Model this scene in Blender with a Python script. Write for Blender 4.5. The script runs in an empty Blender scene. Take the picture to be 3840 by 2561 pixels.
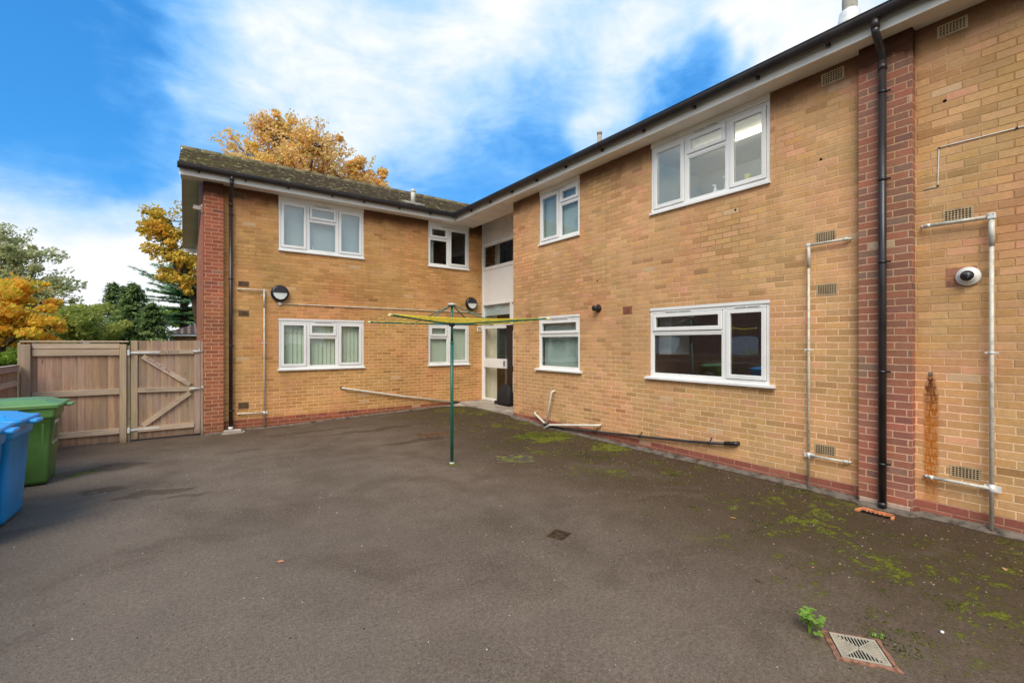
import bpy, bmesh, math, random
from mathutils import Vector, Matrix, noise as mnoise
random.seed(7)
R = math.radians
sc = bpy.context.scene
col = sc.collection

# ------------------------------------------------------------------ helpers
class MB:
    """collects shapes; build() links them as ONE mesh object (vertices given in world metres)"""
    def __init__(s, M=None):
        s.bm = bmesh.new(); s.M = M or Matrix.Identity(4); s.mi = 0
    def v(s, p): return s.bm.verts.new(s.M @ Vector(p))
    def face(s, pts):
        f = s.bm.faces.new([s.v(p) for p in pts]); f.material_index = s.mi; return f
    def box(s, a, b, bev=0.0):
        x0, y0, z0 = [min(a[i], b[i]) for i in range(3)]; x1, y1, z1 = [max(a[i], b[i]) for i in range(3)]
        c = [s.v(p) for p in ((x0,y0,z0),(x1,y0,z0),(x1,y1,z0),(x0,y1,z0),(x0,y0,z1),(x1,y0,z1),(x1,y1,z1),(x0,y1,z1))]
        fs = [s.bm.faces.new([c[i] for i in q]) for q in ((0,3,2,1),(4,5,6,7),(0,1,5,4),(1,2,6,5),(2,3,7,6),(3,0,4,7))]
        for f in fs: f.material_index = s.mi
        if bev > 0:
            es = set(e for f in fs for e in f.edges)
            bmesh.ops.bevel(s.bm, geom=list(es), offset=bev, segments=1, affect='EDGES', profile=.5)
    def hexa(s, pts):
        c = [s.v(p) for p in pts]
        for q in ((0,3,2,1),(4,5,6,7),(0,1,5,4),(1,2,6,5),(2,3,7,6),(3,0,4,7)):
            f = s.bm.faces.new([c[i] for i in q]); f.material_index = s.mi
    def bar(s, p, q, w, t, up=(0,0,1)):
        """rectangular bar from p to q, w across (perp to up), t along up-ish"""
        p = Vector(p); q = Vector(q); d = (q-p).normalized(); u = Vector(up)
        sx = d.cross(u).normalized(); uz = sx.cross(d).normalized()
        pts = [p+sx*i*w/2+uz*j*t/2 for i, j in ((-1,-1),(1,-1),(1,1),(-1,1))] + [q+sx*i*w/2+uz*j*t/2 for i, j in ((-1,-1),(1,-1),(1,1),(-1,1))]
        s.hexa(pts)
    def tube(s, pts, r, n=12, caps=True, rr=None):
        pts = [Vector(p) for p in pts]; rings = []
        up = Vector((0,0,1)) if abs((pts[1]-pts[0]).normalized().z) < .9 else Vector((1,0,0))
        for i, p in enumerate(pts):
            d = (pts[min(i+1,len(pts)-1)]-pts[max(i-1,0)]).normalized()
            a = d.cross(up).normalized(); b = a.cross(d).normalized()
            rad = rr[i] if rr else r
            rings.append([s.v(p+(a*math.cos(2*math.pi*k/n)+b*math.sin(2*math.pi*k/n))*rad) for k in range(n)])
        for i in range(len(rings)-1):
            for k in range(n):
                f = s.bm.faces.new((rings[i][k], rings[i][(k+1)%n], rings[i+1][(k+1)%n], rings[i+1][k])); f.smooth = True; f.material_index = s.mi
        if caps:
            for rg in (rings[0], rings[-1][::-1]):
                try: f = s.bm.faces.new(rg); f.material_index = s.mi
                except Exception: pass
    def lathe(s, prof, o, ax, n=32):
        """prof: list of (r, h) along axis ax from o"""
        ax = Vector(ax).normalized(); o = Vector(o)
        a = ax.orthogonal().normalized(); b = ax.cross(a); rings = []
        for r, h in prof:
            rings.append([s.v(o+ax*h+(a*math.cos(2*math.pi*k/n)+b*math.sin(2*math.pi*k/n))*max(r,1e-4)) for k in range(n)])
        for i in range(len(rings)-1):
            for k in range(n):
                f = s.bm.faces.new((rings[i][k], rings[i][(k+1)%n], rings[i+1][(k+1)%n], rings[i+1][k])); f.smooth = True; f.material_index = s.mi
        f = s.bm.faces.new(rings[0][::-1]); f.material_index = s.mi
        f = s.bm.faces.new(rings[-1]); f.material_index = s.mi
    def build(s, name, mat, parent=None, recalc=True):
        if recalc: bmesh.ops.recalc_face_normals(s.bm, faces=s.bm.faces)
        me = bpy.data.meshes.new(name); s.bm.to_mesh(me); s.bm.free()
        o = bpy.data.objects.new(name, me); col.objects.link(o)
        for m in (mat if isinstance(mat, (list, tuple)) else [mat]): me.materials.append(m)
        if parent: adopt(o, parent)
        return o
def adopt(o, p):
    o.parent = p
    if p.type == 'EMPTY': o.matrix_parent_inverse = Matrix.Translation(-p.location) if p.parent is None else Matrix.Identity(4)
def tag(o, label=None, cat=None, group=None, kind=None):
    if label: o['label'] = label
    if cat: o['category'] = cat
    if group: o['group'] = group
    if kind: o['kind'] = kind
    return o
def thing(name, label, cat, loc, group=None):
    o = bpy.data.objects.new(name, None); o.empty_display_size = .1; col.objects.link(o); o.location = loc
    return tag(o, label, cat, group)

# ------------------------------------------------------------------ node helpers
def mat(name):
    m = bpy.data.materials.new(name); m.use_nodes = True
    nt = m.node_tree; nt.nodes.clear()
    out = nt.nodes.new('ShaderNodeOutputMaterial'); b = nt.nodes.new('ShaderNodeBsdfPrincipled')
    nt.links.new(b.outputs[0], out.inputs[0]); return m, nt, b
class N:
    def __init__(s, nt): s.nt = nt
    def _set(s, n, i, v):
        if v is None: return
        if hasattr(v, 'is_output'): s.nt.links.new(v, n.inputs[i])
        else: n.inputs[i].default_value = v
    def math(s, op, a=None, b=None, c=None, clamp=False):
        n = s.nt.nodes.new('ShaderNodeMath'); n.operation = op; n.use_clamp = clamp
        for i, v in enumerate((a, b, c)): s._set(n, i, v)
        return n.outputs[0]
    def vmath(s, op, a=None, b=None):
        n = s.nt.nodes.new('ShaderNodeVectorMath'); n.operation = op
        s._set(n, 0, a); s._set(n, 1, b)
        return n.outputs['Value'] if op in ('DOT_PRODUCT','LENGTH','DISTANCE') else n.outputs[0]
    def comb(s, x=0., y=0., z=0.):
        n = s.nt.nodes.new('ShaderNodeCombineXYZ'); s._set(n,0,x); s._set(n,1,y); s._set(n,2,z); return n.outputs[0]
    def sep(s, v):
        n = s.nt.nodes.new('ShaderNodeSeparateXYZ'); s._set(n,0,v); return n.outputs
    def noise(s, v, scale, detail=3., rough=.55, dist=0., out='Fac'):
        n = s.nt.nodes.new('ShaderNodeTexNoise'); s._set(n,'Vector',v); s._set(n,'Scale',scale); s._set(n,'Detail',detail); s._set(n,'Roughness',rough); s._set(n,'Distortion',dist)
        return n.outputs[0 if out == 'Fac' else 1]
    def white(s, v, out=0):
        n = s.nt.nodes.new('ShaderNodeTexWhiteNoise'); n.noise_dimensions = '3D'; s._set(n,'Vector',v); return n.outputs[out]
    def vor(s, v, scale, out='Distance', rnd=1.):
        n = s.nt.nodes.new('ShaderNodeTexVoronoi'); s._set(n,'Vector',v); s._set(n,'Scale',scale); s._set(n,'Randomness',rnd); return n.outputs[out]
    def ramp(s, f, stops, interp='LINEAR'):
        n = s.nt.nodes.new('ShaderNodeValToRGB'); n.color_ramp.interpolation = interp
        e = n.color_ramp.elements
        while len(e) < len(stops): e.new(.5)
        for k, (p, c) in enumerate(stops): e[k].position = p; e[k].color = (*c, 1) if len(c) == 3 else c
        s._set(n, 0, f); return n.outputs[0]
    def mr(s, v, a, b, c=0., d=1., smooth=True):
        n = s.nt.nodes.new('ShaderNodeMapRange'); n.interpolation_type = 'SMOOTHSTEP' if smooth else 'LINEAR'
        for i, x in enumerate((v,a,b,c,d)): s._set(n, i, x)
        return n.outputs[0]
    def mix(s, f, a, b, mode='MIX'):
        n = s.nt.nodes.new('ShaderNodeMix'); n.data_type = 'RGBA'; n.blend_type = mode
        s._set(n, 0, f)
        for i, v in ((6,a),(7,b)):
            if isinstance(v, (tuple, list)) and len(v) == 3: v = (*v, 1)
            s._set(n, i, v)
        return n.outputs[2]
    def bump(s, h, strength=.5, dist=.01, normal=None):
        n = s.nt.nodes.new('ShaderNodeBump'); s._set(n,'Height',h); s._set(n,'Strength',strength); s._set(n,'Distance',dist)
        if normal: s._set(n,'Normal',normal)
        return n.outputs[0]
    def geo(s, o='Position'):
        return s.nt.nodes.new('ShaderNodeNewGeometry').outputs[o]
    def tex(s, o='Object'):
        return s.nt.nodes.new('ShaderNodeTexCoord').outputs[o]
def sr(r, g, b):
    f = lambda c: (c/255/12.92) if c/255 <= .04045 else ((c/255+.055)/1.055)**2.4
    return (f(r), f(g), f(b))
def setp(b, **k):
    for a, v in k.items():
        i = b.inputs[a.replace('_', ' ')]
        if isinstance(v, tuple) and len(v) == 3: v = (*v, 1)
        i.default_value = v
def plain(name, c, rough=.5, spec=.5, var=.12, scale=6., metallic=0., bump=0., dirt=None, dirtamt=.5, bscale=60.):
    m, nt, b = mat(name); n = N(nt); p = n.geo()
    f = n.noise(p, scale, 5.)
    c2 = tuple(x*(1-var*2) for x in c); c3 = tuple(min(1, x*(1+var)) for x in c)
    cc = n.ramp(f, [(.3, c2), (.5, c), (.75, c3)])
    if dirt:
        g = n.mr(n.noise(p, scale*.6, 6., .7), .5, .75)
        cc = n.mix(n.math('MULTIPLY', g, dirtamt), cc, dirt)
    nt.links.new(cc, b.inputs['Base Color'])
    setp(b, Roughness=rough, Metallic=metallic); b.inputs['Specular IOR Level'].default_value = spec
    if bump: nt.links.new(n.bump(n.noise(p, bscale, 4.), bump, .004), b.inputs['Normal'])
    return m

def brick_mat(name, stops, mort_lo, mort_hi, uo=0., stain=False, gain=1., shade_stain=.5, soft=0.):
    m, nt, b = mat(name); n = N(nt)
    pos = n.geo(); P = n.sep(pos); nx = n.math('ABSOLUTE', n.sep(n.geo('True Normal'))[0])
    isx = n.math('GREATER_THAN', nx, .5)
    u = n.math('ADD', n.math('MULTIPLY', isx, P[1]), n.math('MULTIPLY', n.math('SUBTRACT', 1., isx), P[0]))
    z = P[2]
    wob = n.math('MULTIPLY', n.math('SUBTRACT', n.noise(pos, 1.1, 2.), .5), .014)
    z2 = n.math('ADD', z, n.math('ADD', wob, 3.0))
    vr = n.math('DIVIDE', z2, .075); row = n.math('FLOOR', vr)
    shift = n.math('MULTIPLY', n.math('MODULO', row, 2.), .5)
    jit = n.math('MULTIPLY', n.math('SUBTRACT', n.white(n.comb(row, 3., isx)), .5), 0.10)
    uu = n.math('ADD', n.math('ADD', n.math('DIVIDE', n.math('ADD', u, 20.+uo), .225), shift), jit)
    cl = n.math('FLOOR', uu)
    du = n.math('MULTIPLY', n.math('SUBTRACT', .5, n.math('ABSOLUTE', n.math('SUBTRACT', n.math('FRACT', uu), .5))), .225)
    dv = n.math('MULTIPLY', n.math('SUBTRACT', .5, n.math('ABSOLUTE', n.math('SUBTRACT', n.math('FRACT', vr), .5))), .075)
    edge = n.math('MULTIPLY', n.math('SUBTRACT', n.noise(pos, 38., 5., .7), .5), .010)
    dmin = n.math('ADD', n.math('MINIMUM', du, dv), edge)
    mask = n.mr(dmin, .0035, .0075)
    rnd = n.white(n.comb(cl, row, isx)); rnd2 = n.white(n.comb(row, cl, 7.))
    clus = n.noise(n.comb(n.math('MULTIPLY', cl, .55), n.math('MULTIPLY', row, .42), isx), 1., 4., .6)
    val = n.math('ADD', n.math('MULTIPLY', rnd, .68), n.mr(clus, .3, .7, -.02, .36, False))
    c = n.ramp(val, stops, 'LINEAR')
    mid = stops[len(stops)//2][1]
    c = n.mix(soft, c, mid)
    bright = n.mr(rnd2, 0., 1., .88, 1.10, False)
    fine = n.mr(n.noise(pos, 28., 6., .7), .25, .75, .84, 1.13, False)
    c = n.mix(1., c, n.comb(n.math('MULTIPLY', bright, fine), n.math('MULTIPLY', bright, fine), n.math('MULTIPLY', bright, fine)), 'MULTIPLY')
    pits = n.mr(n.vor(pos, 55.), .07, .13, .55, 1.)
    c = n.mix(.6, c, n.mix(1., c, n.comb(pits, pits, pits), 'MULTIPLY'))
    # mortar: flush and pale low down, raked and shadowed high up
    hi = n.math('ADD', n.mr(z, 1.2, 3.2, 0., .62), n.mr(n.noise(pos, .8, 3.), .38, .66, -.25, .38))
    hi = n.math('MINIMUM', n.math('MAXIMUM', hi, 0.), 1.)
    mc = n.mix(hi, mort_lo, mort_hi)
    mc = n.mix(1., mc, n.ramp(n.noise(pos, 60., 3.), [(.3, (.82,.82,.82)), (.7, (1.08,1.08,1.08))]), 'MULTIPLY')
    c = n.mix(mask, mc, c)
    # broad weathering
    big = n.mr(n.noise(pos, .75, 6., .65), .3, .72, 1.12, .82, False)
    c = n.mix(1., c, n.comb(big, n.math('MULTIPLY', big, .995), n.math('MULTIPLY', big, .96)), 'MULTIPLY')
    drift = n.noise(n.vmath('ADD', pos, (9.,4.,2.)), .8, 4., .6)
    c = n.mix(1., c, n.ramp(drift, [(.34, (.93,1.0,.95)), (.5, (1.,1.,1.)), (.66, (1.07,.94,1.0))]), 'MULTIPLY')
    stv = n.mr(n.noise(n.vmath('MULTIPLY', pos, (5.,5.,.35)), 1., 5., .65), .5, .74, 0., .22)
    c = n.mix(n.math('MULTIPLY', stv, n.mr(n.noise(pos, .9, 3.), .42, .6)), c, (.20,.105,.045))
    odd = n.white(n.comb(cl, row, 23.))
    c = n.mix(n.math('MULTIPLY', n.math('GREATER_THAN', odd, .996), n.math('MULTIPLY', mask, .55)), c, (.62,.46,.30))
    c = n.mix(n.math('MULTIPLY', n.math('LESS_THAN', odd, .008), n.math('MULTIPLY', mask, .35)), c, (.13,.07,.035))
    # overhang shade with some staining painted in under the eaves; splash at the foot
    eave = n.math('MULTIPLY', n.mr(n.math('ADD', z, n.math('MULTIPLY', n.noise(n.vmath('MULTIPLY', pos, (6.,6.,.5)), 1., 4.), .16)), 4.60, 4.85), 1.0*shade_stain*2)
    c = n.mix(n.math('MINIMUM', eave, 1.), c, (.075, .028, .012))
    foot = n.math('MULTIPLY', n.mr(n.math('ADD', z, n.math('MULTIPLY', n.noise(pos, 3., 4.), .25)), .30, .02), .42)
    c = n.mix(foot, c, (.09, .05, .035))
    if stain:
        # efflorescence / paler repair patches
        ef = n.math('MULTIPLY', n.mr(n.noise(pos, 1.7, 6., .75), .62, .78), .22)
        c = n.mix(ef, c, (.50, .40, .29))
        # rust run below the iron bracket
        dy = n.math('ABSOLUTE', n.math('SUBTRACT', n.math('ADD', P[1], n.math('MULTIPLY', n.math('SUBTRACT', n.noise(n.vmath('MULTIPLY', pos, (1.,18.,5.)), 1., 3.), .5), .05)), 1.232))
        wdt = n.mr(z, 1.42, 1.2, .018, .062, False)
        side = n.mr(n.math('DIVIDE', dy, wdt), .55, 1.15, 1., 0.)
        vert = n.math('MULTIPLY', n.mr(z, 1.40, 1.36), n.mr(z, -.05, .45, .12, 1., False))
        isr = n.math('MULTIPLY', isx, n.math('GREATER_THAN', P[0], 5.9))
        dens = n.mr(n.noise(n.vmath('MULTIPLY', pos, (1.,50.,14.)), 1., 4., .7), .36, .62)
        rm = n.math('MULTIPLY', n.math('MULTIPLY', side, vert), isr)
        rm = n.math('MULTIPLY', rm, n.math('MAXIMUM', n.math('ADD', n.math('MULTIPLY', dens, .7), .35), n.math('SUBTRACT', 1.15, mask)))
        c = n.mix(n.math('MINIMUM', rm, 1.), c, n.mix(n.mr(z, .9, 1.35), (.42, .13, .012), (.11, .028, .007)))
    if gain != 1.: c = n.mix(1., c, (gain, gain, gain), 'MULTIPLY')
    nt.links.new(c, b.inputs['Base Color'])
    setp(b, Roughness=.86); b.inputs['Specular IOR Level'].default_value = .25
    h = n.math('ADD', n.math('MULTIPLY', mask, n.mr(hi, 0., 1., .45, 1.)), n.math('ADD', n.math('MULTIPLY', n.noise(pos, 70., 5., .7), .45), n.math('MULTIPLY', rnd2, .15)))
    nt.links.new(n.bump(h, .8, .007), b.inputs['Normal'])
    return m

def wood_mat(name, base, dark, light, axis='z', pitch=.0975, uo=0., grey=0.):
    """axis = grain direction"""
    m, nt, b = mat(name); n = N(nt); pos = n.geo(); P = n.sep(pos)
    hor = n.math('ADD', P[0], P[1])
    if axis == 'z':
        bid = n.math('FLOOR', n.math('DIVIDE', n.math('ADD', hor, 40.+uo), pitch))
        gv = n.comb(n.math('ADD', n.math('MULTIPLY', hor, 22.), n.math('MULTIPLY', bid, 3.7)), bid, n.math('MULTIPLY', P[2], 1.7))
    else:
        bid = n.math('FLOOR', n.math('MULTIPLY', P[2], 5.))
        gv = n.comb(n.math('MULTIPLY', hor, 1.7), bid, n.math('MULTIPLY', P[2], 24.))
    g = n.noise(gv, 1., 6., .65, .6)
    rnd = n.white(n.comb(bid, 1., 2.))
    c = n.ramp(g, [(.25, dark), (.5, base), (.75, light)])
    k = n.mr(rnd, 0., 1., .70, 1.24, False)
    c = n.mix(1., c, n.comb(k, n.math('MULTIPLY', k, n.mr(n.white(n.comb(bid, 5., 2.)), 0., 1., .94, 1.04)), n.math('MULTIPLY', k, n.mr(n.white(n.comb(bid, 9., 2.)), 0., 1., .86, 1.08))), 'MULTIPLY')
    if axis == 'z':
        gp = n.math('FRACT', n.math('DIVIDE', n.math('ADD', hor, 40.+uo), pitch))  # shadow line of each board gap is painted into the colour
        c = n.mix(n.mr(gp, .90, 1., 0., .75), c, (.07,.04,.025)); c = n.mix(n.mr(gp, .0, .10, .22, 0.), c, (.62,.50,.38))
    # knots
    kv = n.vor(n.comb(n.math('MULTIPLY', hor, 9. if axis == 'z' else 2.2), 0., n.math('MULTIPLY', P[2], 2.6 if axis == 'z' else 9.)), 1.)
    c = n.mix(n.mr(kv, .12, .05), c, (.05, .025, .014))
    c = n.mix(n.mr(kv, .3, .1, 0., .3), c, dark)
    w = n.math('MULTIPLY', n.mr(n.noise(pos, 1.6, 5., .7), .4, .7), .35+grey)
    c = n.mix(w, c, (.38, .33, .28))
    c = n.mix(.24, c, (.36,.30,.26))
    c = n.mix(1., c, (.98,.91,.87), 'MULTIPLY')
    # damp foot
    c = n.mix(n.mr(n.math('ADD', P[2], n.math('MULTIPLY', n.noise(pos, 6., 3.), .2)), .22, -.02, 0., .6), c, (.07, .04, .025))
    nt.links.new(c, b.inputs['Base Color']); setp(b, Roughness=.8); b.inputs['Specular IOR Level'].default_value = .2
    nt.links.new(n.bump(g, .5, .003), b.inputs['Normal'])
    return m

def glass_mat(name, tint=(.86,.91,.90), refl=1.0, frost=0.):
    m = bpy.data.materials.new(name); m.use_nodes = True; nt = m.node_tree; nt.nodes.clear(); n = N(nt)
    out = nt.nodes.new('ShaderNodeOutputMaterial'); mx = nt.nodes.new('ShaderNodeMixShader')
    tr = nt.nodes.new('ShaderNodeBsdfTransparent'); tr.inputs[0].default_value = (*tint, 1)
    gl = nt.nodes.new('ShaderNodeBsdfGlossy'); gl.inputs['Roughness'].default_value = .015+frost; gl.inputs[0].default_value = (.95,.97,.97,1)
    pos = n.geo()
    cs = n.math('ABSOLUTE', n.vmath('DOT_PRODUCT', n.geo('Incoming'), n.geo('Normal')))
    sch = n.math('ADD', .043, n.math('MULTIPLY', .957, n.math('POWER', n.math('SUBTRACT', 1., cs), 5.)))
    f = n.math('MULTIPLY', sch, 1.8*refl, clamp=True)
    bmp = n.bump(n.noise(pos, 1.3, 2.), .06, .05)
    nt.links.new(bmp, gl.inputs['Normal'])
    nt.links.new(f, mx.inputs[0]); nt.links.new(tr.outputs[0], mx.inputs[1]); nt.links.new(gl.outputs[0], mx.inputs[2])
    nt.links.new(mx.outputs[0], out.inputs[0]); return m
def emit(name, c, s):
    m = bpy.data.materials.new(name); m.use_nodes = True; nt = m.node_tree; nt.nodes.clear()
    out = nt.nodes.new('ShaderNodeOutputMaterial'); e = nt.nodes.new('ShaderNodeEmission'); e.inputs[0].default_value = (*c, 1); e.inputs[1].default_value = s
    nt.links.new(e.outputs[0], out.inputs[0]); return m

# ------------------------------------------------------------------ materials
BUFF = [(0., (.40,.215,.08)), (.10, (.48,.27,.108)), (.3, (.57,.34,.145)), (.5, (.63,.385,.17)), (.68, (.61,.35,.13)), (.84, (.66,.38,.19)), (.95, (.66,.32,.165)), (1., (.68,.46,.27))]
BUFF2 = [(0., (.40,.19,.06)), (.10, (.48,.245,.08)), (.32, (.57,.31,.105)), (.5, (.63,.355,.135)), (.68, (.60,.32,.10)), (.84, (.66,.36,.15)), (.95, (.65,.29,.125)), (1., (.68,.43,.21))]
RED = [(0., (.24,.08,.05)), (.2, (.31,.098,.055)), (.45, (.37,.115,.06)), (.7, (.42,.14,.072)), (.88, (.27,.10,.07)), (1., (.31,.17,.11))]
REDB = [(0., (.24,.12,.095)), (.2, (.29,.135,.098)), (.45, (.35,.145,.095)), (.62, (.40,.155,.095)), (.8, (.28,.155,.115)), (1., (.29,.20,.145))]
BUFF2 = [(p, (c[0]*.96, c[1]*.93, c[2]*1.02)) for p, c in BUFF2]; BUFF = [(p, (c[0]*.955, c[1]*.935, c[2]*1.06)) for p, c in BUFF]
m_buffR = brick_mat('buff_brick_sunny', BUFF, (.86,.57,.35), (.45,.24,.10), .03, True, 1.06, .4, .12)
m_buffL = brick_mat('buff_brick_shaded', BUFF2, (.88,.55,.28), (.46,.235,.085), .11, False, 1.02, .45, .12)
m_redL = brick_mat('red_brick', RED, (.66,.38,.25), (.60,.33,.21), -.256, False, 1.0, .8)
m_redR = brick_mat('red_brown_brick', REDB, (.66,.43,.29), (.58,.34,.21), -.12, False, 1.0, .8)
m_plinthR = brick_mat('plinth_brick', [(0., (.27,.09,.065)), (.5, (.36,.12,.085)), (1., (.42,.15,.10))], (.48,.27,.19), (.48,.27,.19), .08, False)
m_plinthL = brick_mat('plinth_brick_dark', RED, (.58,.31,.19), (.58,.31,.19), .02, False)
m_upvc = plain('white_upvc', (.84,.84,.82), .35, .5, .03, 2., dirt=(.55,.53,.47), dirtamt=.25)
m_upvc_dirty = plain('painted_fascia', (.84,.82,.77), .5, .4, .05, 2.5, dirt=(.55,.50,.42), dirtamt=.3)
m_soffit = plain('soffit_board', (.86,.80,.72), .7, .3, .07, 2., dirt=(.55,.44,.33), dirtamt=.5)
m_gasket = plain('gasket_grey', (.16,.16,.15), .7)
m_gutter = plain('black_plastic', (.030,.025,.026), .34, .5, .2, 4., dirt=(.07,.055,.045), dirtamt=.6)
m_black = plain('satin_black', (.018,.017,.02), .3, .5, .1)
m_white = plain('white_enamel', (.78,.78,.74), .4)
m_galv = plain('galvanised_steel', (.62,.59,.50), .5, .5, .16, 18., .05, .1, dirt=(.42,.38,.28), dirtamt=.5)
m_galvw = plain('zinc_fitting', (.74,.75,.72), .38, .5, .12, 12., .05)
m_pipewhite = plain('white_waste_pipe', (.72,.69,.60), .45, .5, .08, 8., dirt=(.45,.40,.32), dirtamt=.5)
m_airbrown = plain('air_brick_brown', (.20,.12,.065), .9, .2, .15, 12.)
m_airbrick = plain('air_brick_clay', (.46,.34,.20), .9, .2, .15, 12.)
m_airred = plain('terracotta', (.38,.17,.105), .85, .2, .2, 14., dirt=(.34,.18,.10), dirtamt=.5, bump=.3)
m_dark = plain('dark_void', (.012,.01,.009), .9, .1)
m_green = plain('green_enamel', (.012,.135,.095), .3, .5, .12, 5.)
m_arm = plain('green_grey_steel', (.10,.19,.15), .35, .5, .2, 10., .4)
m_line = plain('yellow_line', (.80,.63,.045), .5, .4, .15, 20.)
m_cap = plain('cream_plastic', (.75,.66,.32), .4)
m_conc = plain('concrete', (.40,.35,.29), .9, .2, .22, 3., bump=.3, dirt=(.17,.13,.09), dirtamt=.6)
m_fillet = plain('grey_mortar_fillet', (.165,.138,.112), .95, .1, .35, 9., bump=.8, dirt=(.075,.052,.034), dirtamt=1.)
m_binblue = plain('blue_bin_plastic', (.012,.30,.70), .38, .5, .10, 3., bump=.1, bscale=160., dirt=(.10,.30,.50), dirtamt=.7)
m_binblue_lid = plain('blue_lid_plastic', (.035,.33,.72), .35, .5, .08, 3.)
m_bingreen = plain('green_bin_plastic', (.085,.20,.042), .42, .5, .14, 3., bump=.1, bscale=160., dirt=(.10,.13,.045), dirtamt=.4)
m_bingreen_lid = plain('green_lid_plastic', (.13,.27,.08), .4, .5, .10, 4., dirt=(.30,.36,.2), dirtamt=.4)
m_tyre = plain('black_rubber', (.02,.02,.02), .8)
m_paper = plain('paper', (.75,.76,.70), .7)
m_ink = plain('pen_ink', (.07,.055,.05), .8)
m_inkfaint = plain('faded_ink', (.19,.15,.12), .8)
m_blindg = plain('vertical_blind', (.62,.68,.54), .8, .2, .05, 1.5)
m_paneback = plain('pale_backing', (.44,.51,.50), .8, .2, .04, 1.2)
m_net = plain('net_curtain', (.58,.63,.63), .8, .2, .05, 1.)
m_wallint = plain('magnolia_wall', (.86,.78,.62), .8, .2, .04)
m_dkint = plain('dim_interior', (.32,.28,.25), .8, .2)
m_brown = plain('dark_brown_door', (.022,.012,.01), .45)
m_glass = glass_mat('window_glass')
m_glassb = glass_mat('window_glass_bright', (.84,.92,.92), 2.2)
m_glassk = glass_mat('window_glass_reflective', (.8,.86,.84), 3.4)
m_lampglass = plain('opal_diffuser', (.70,.74,.70), .25)
m_bark = plain('bark', (.09,.065,.045), .9, .2, .3, 8., bump=.5)
m_tube = emit('lit_tube', (1., .93, .78), 14.)
m_bag = plain('black_fabric', (.012,.010,.012), .75)
m_fence = wood_mat('fence_boards', (.46,.29,.185), (.28,.155,.09), (.60,.42,.28), 'z', .0975, .0435)
m_lowf = wood_mat('low_fence_boards', (.46,.29,.185), (.28,.155,.09), (.60,.42,.28), 'z', .105, .0)
m_rail = wood_mat('fence_rails', (.55,.44,.33), (.40,.30,.21), (.68,.58,.46), 'h', .1, 0., .25)
m_post = wood_mat('fence_posts', (.44,.335,.24), (.28,.20,.14), (.56,.45,.34), 'z', .9, 0., .2)
m_gateb = wood_mat('gate_boards', (.47,.32,.21), (.29,.18,.11), (.60,.46,.33), 'z', .105, .071, .1)

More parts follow.
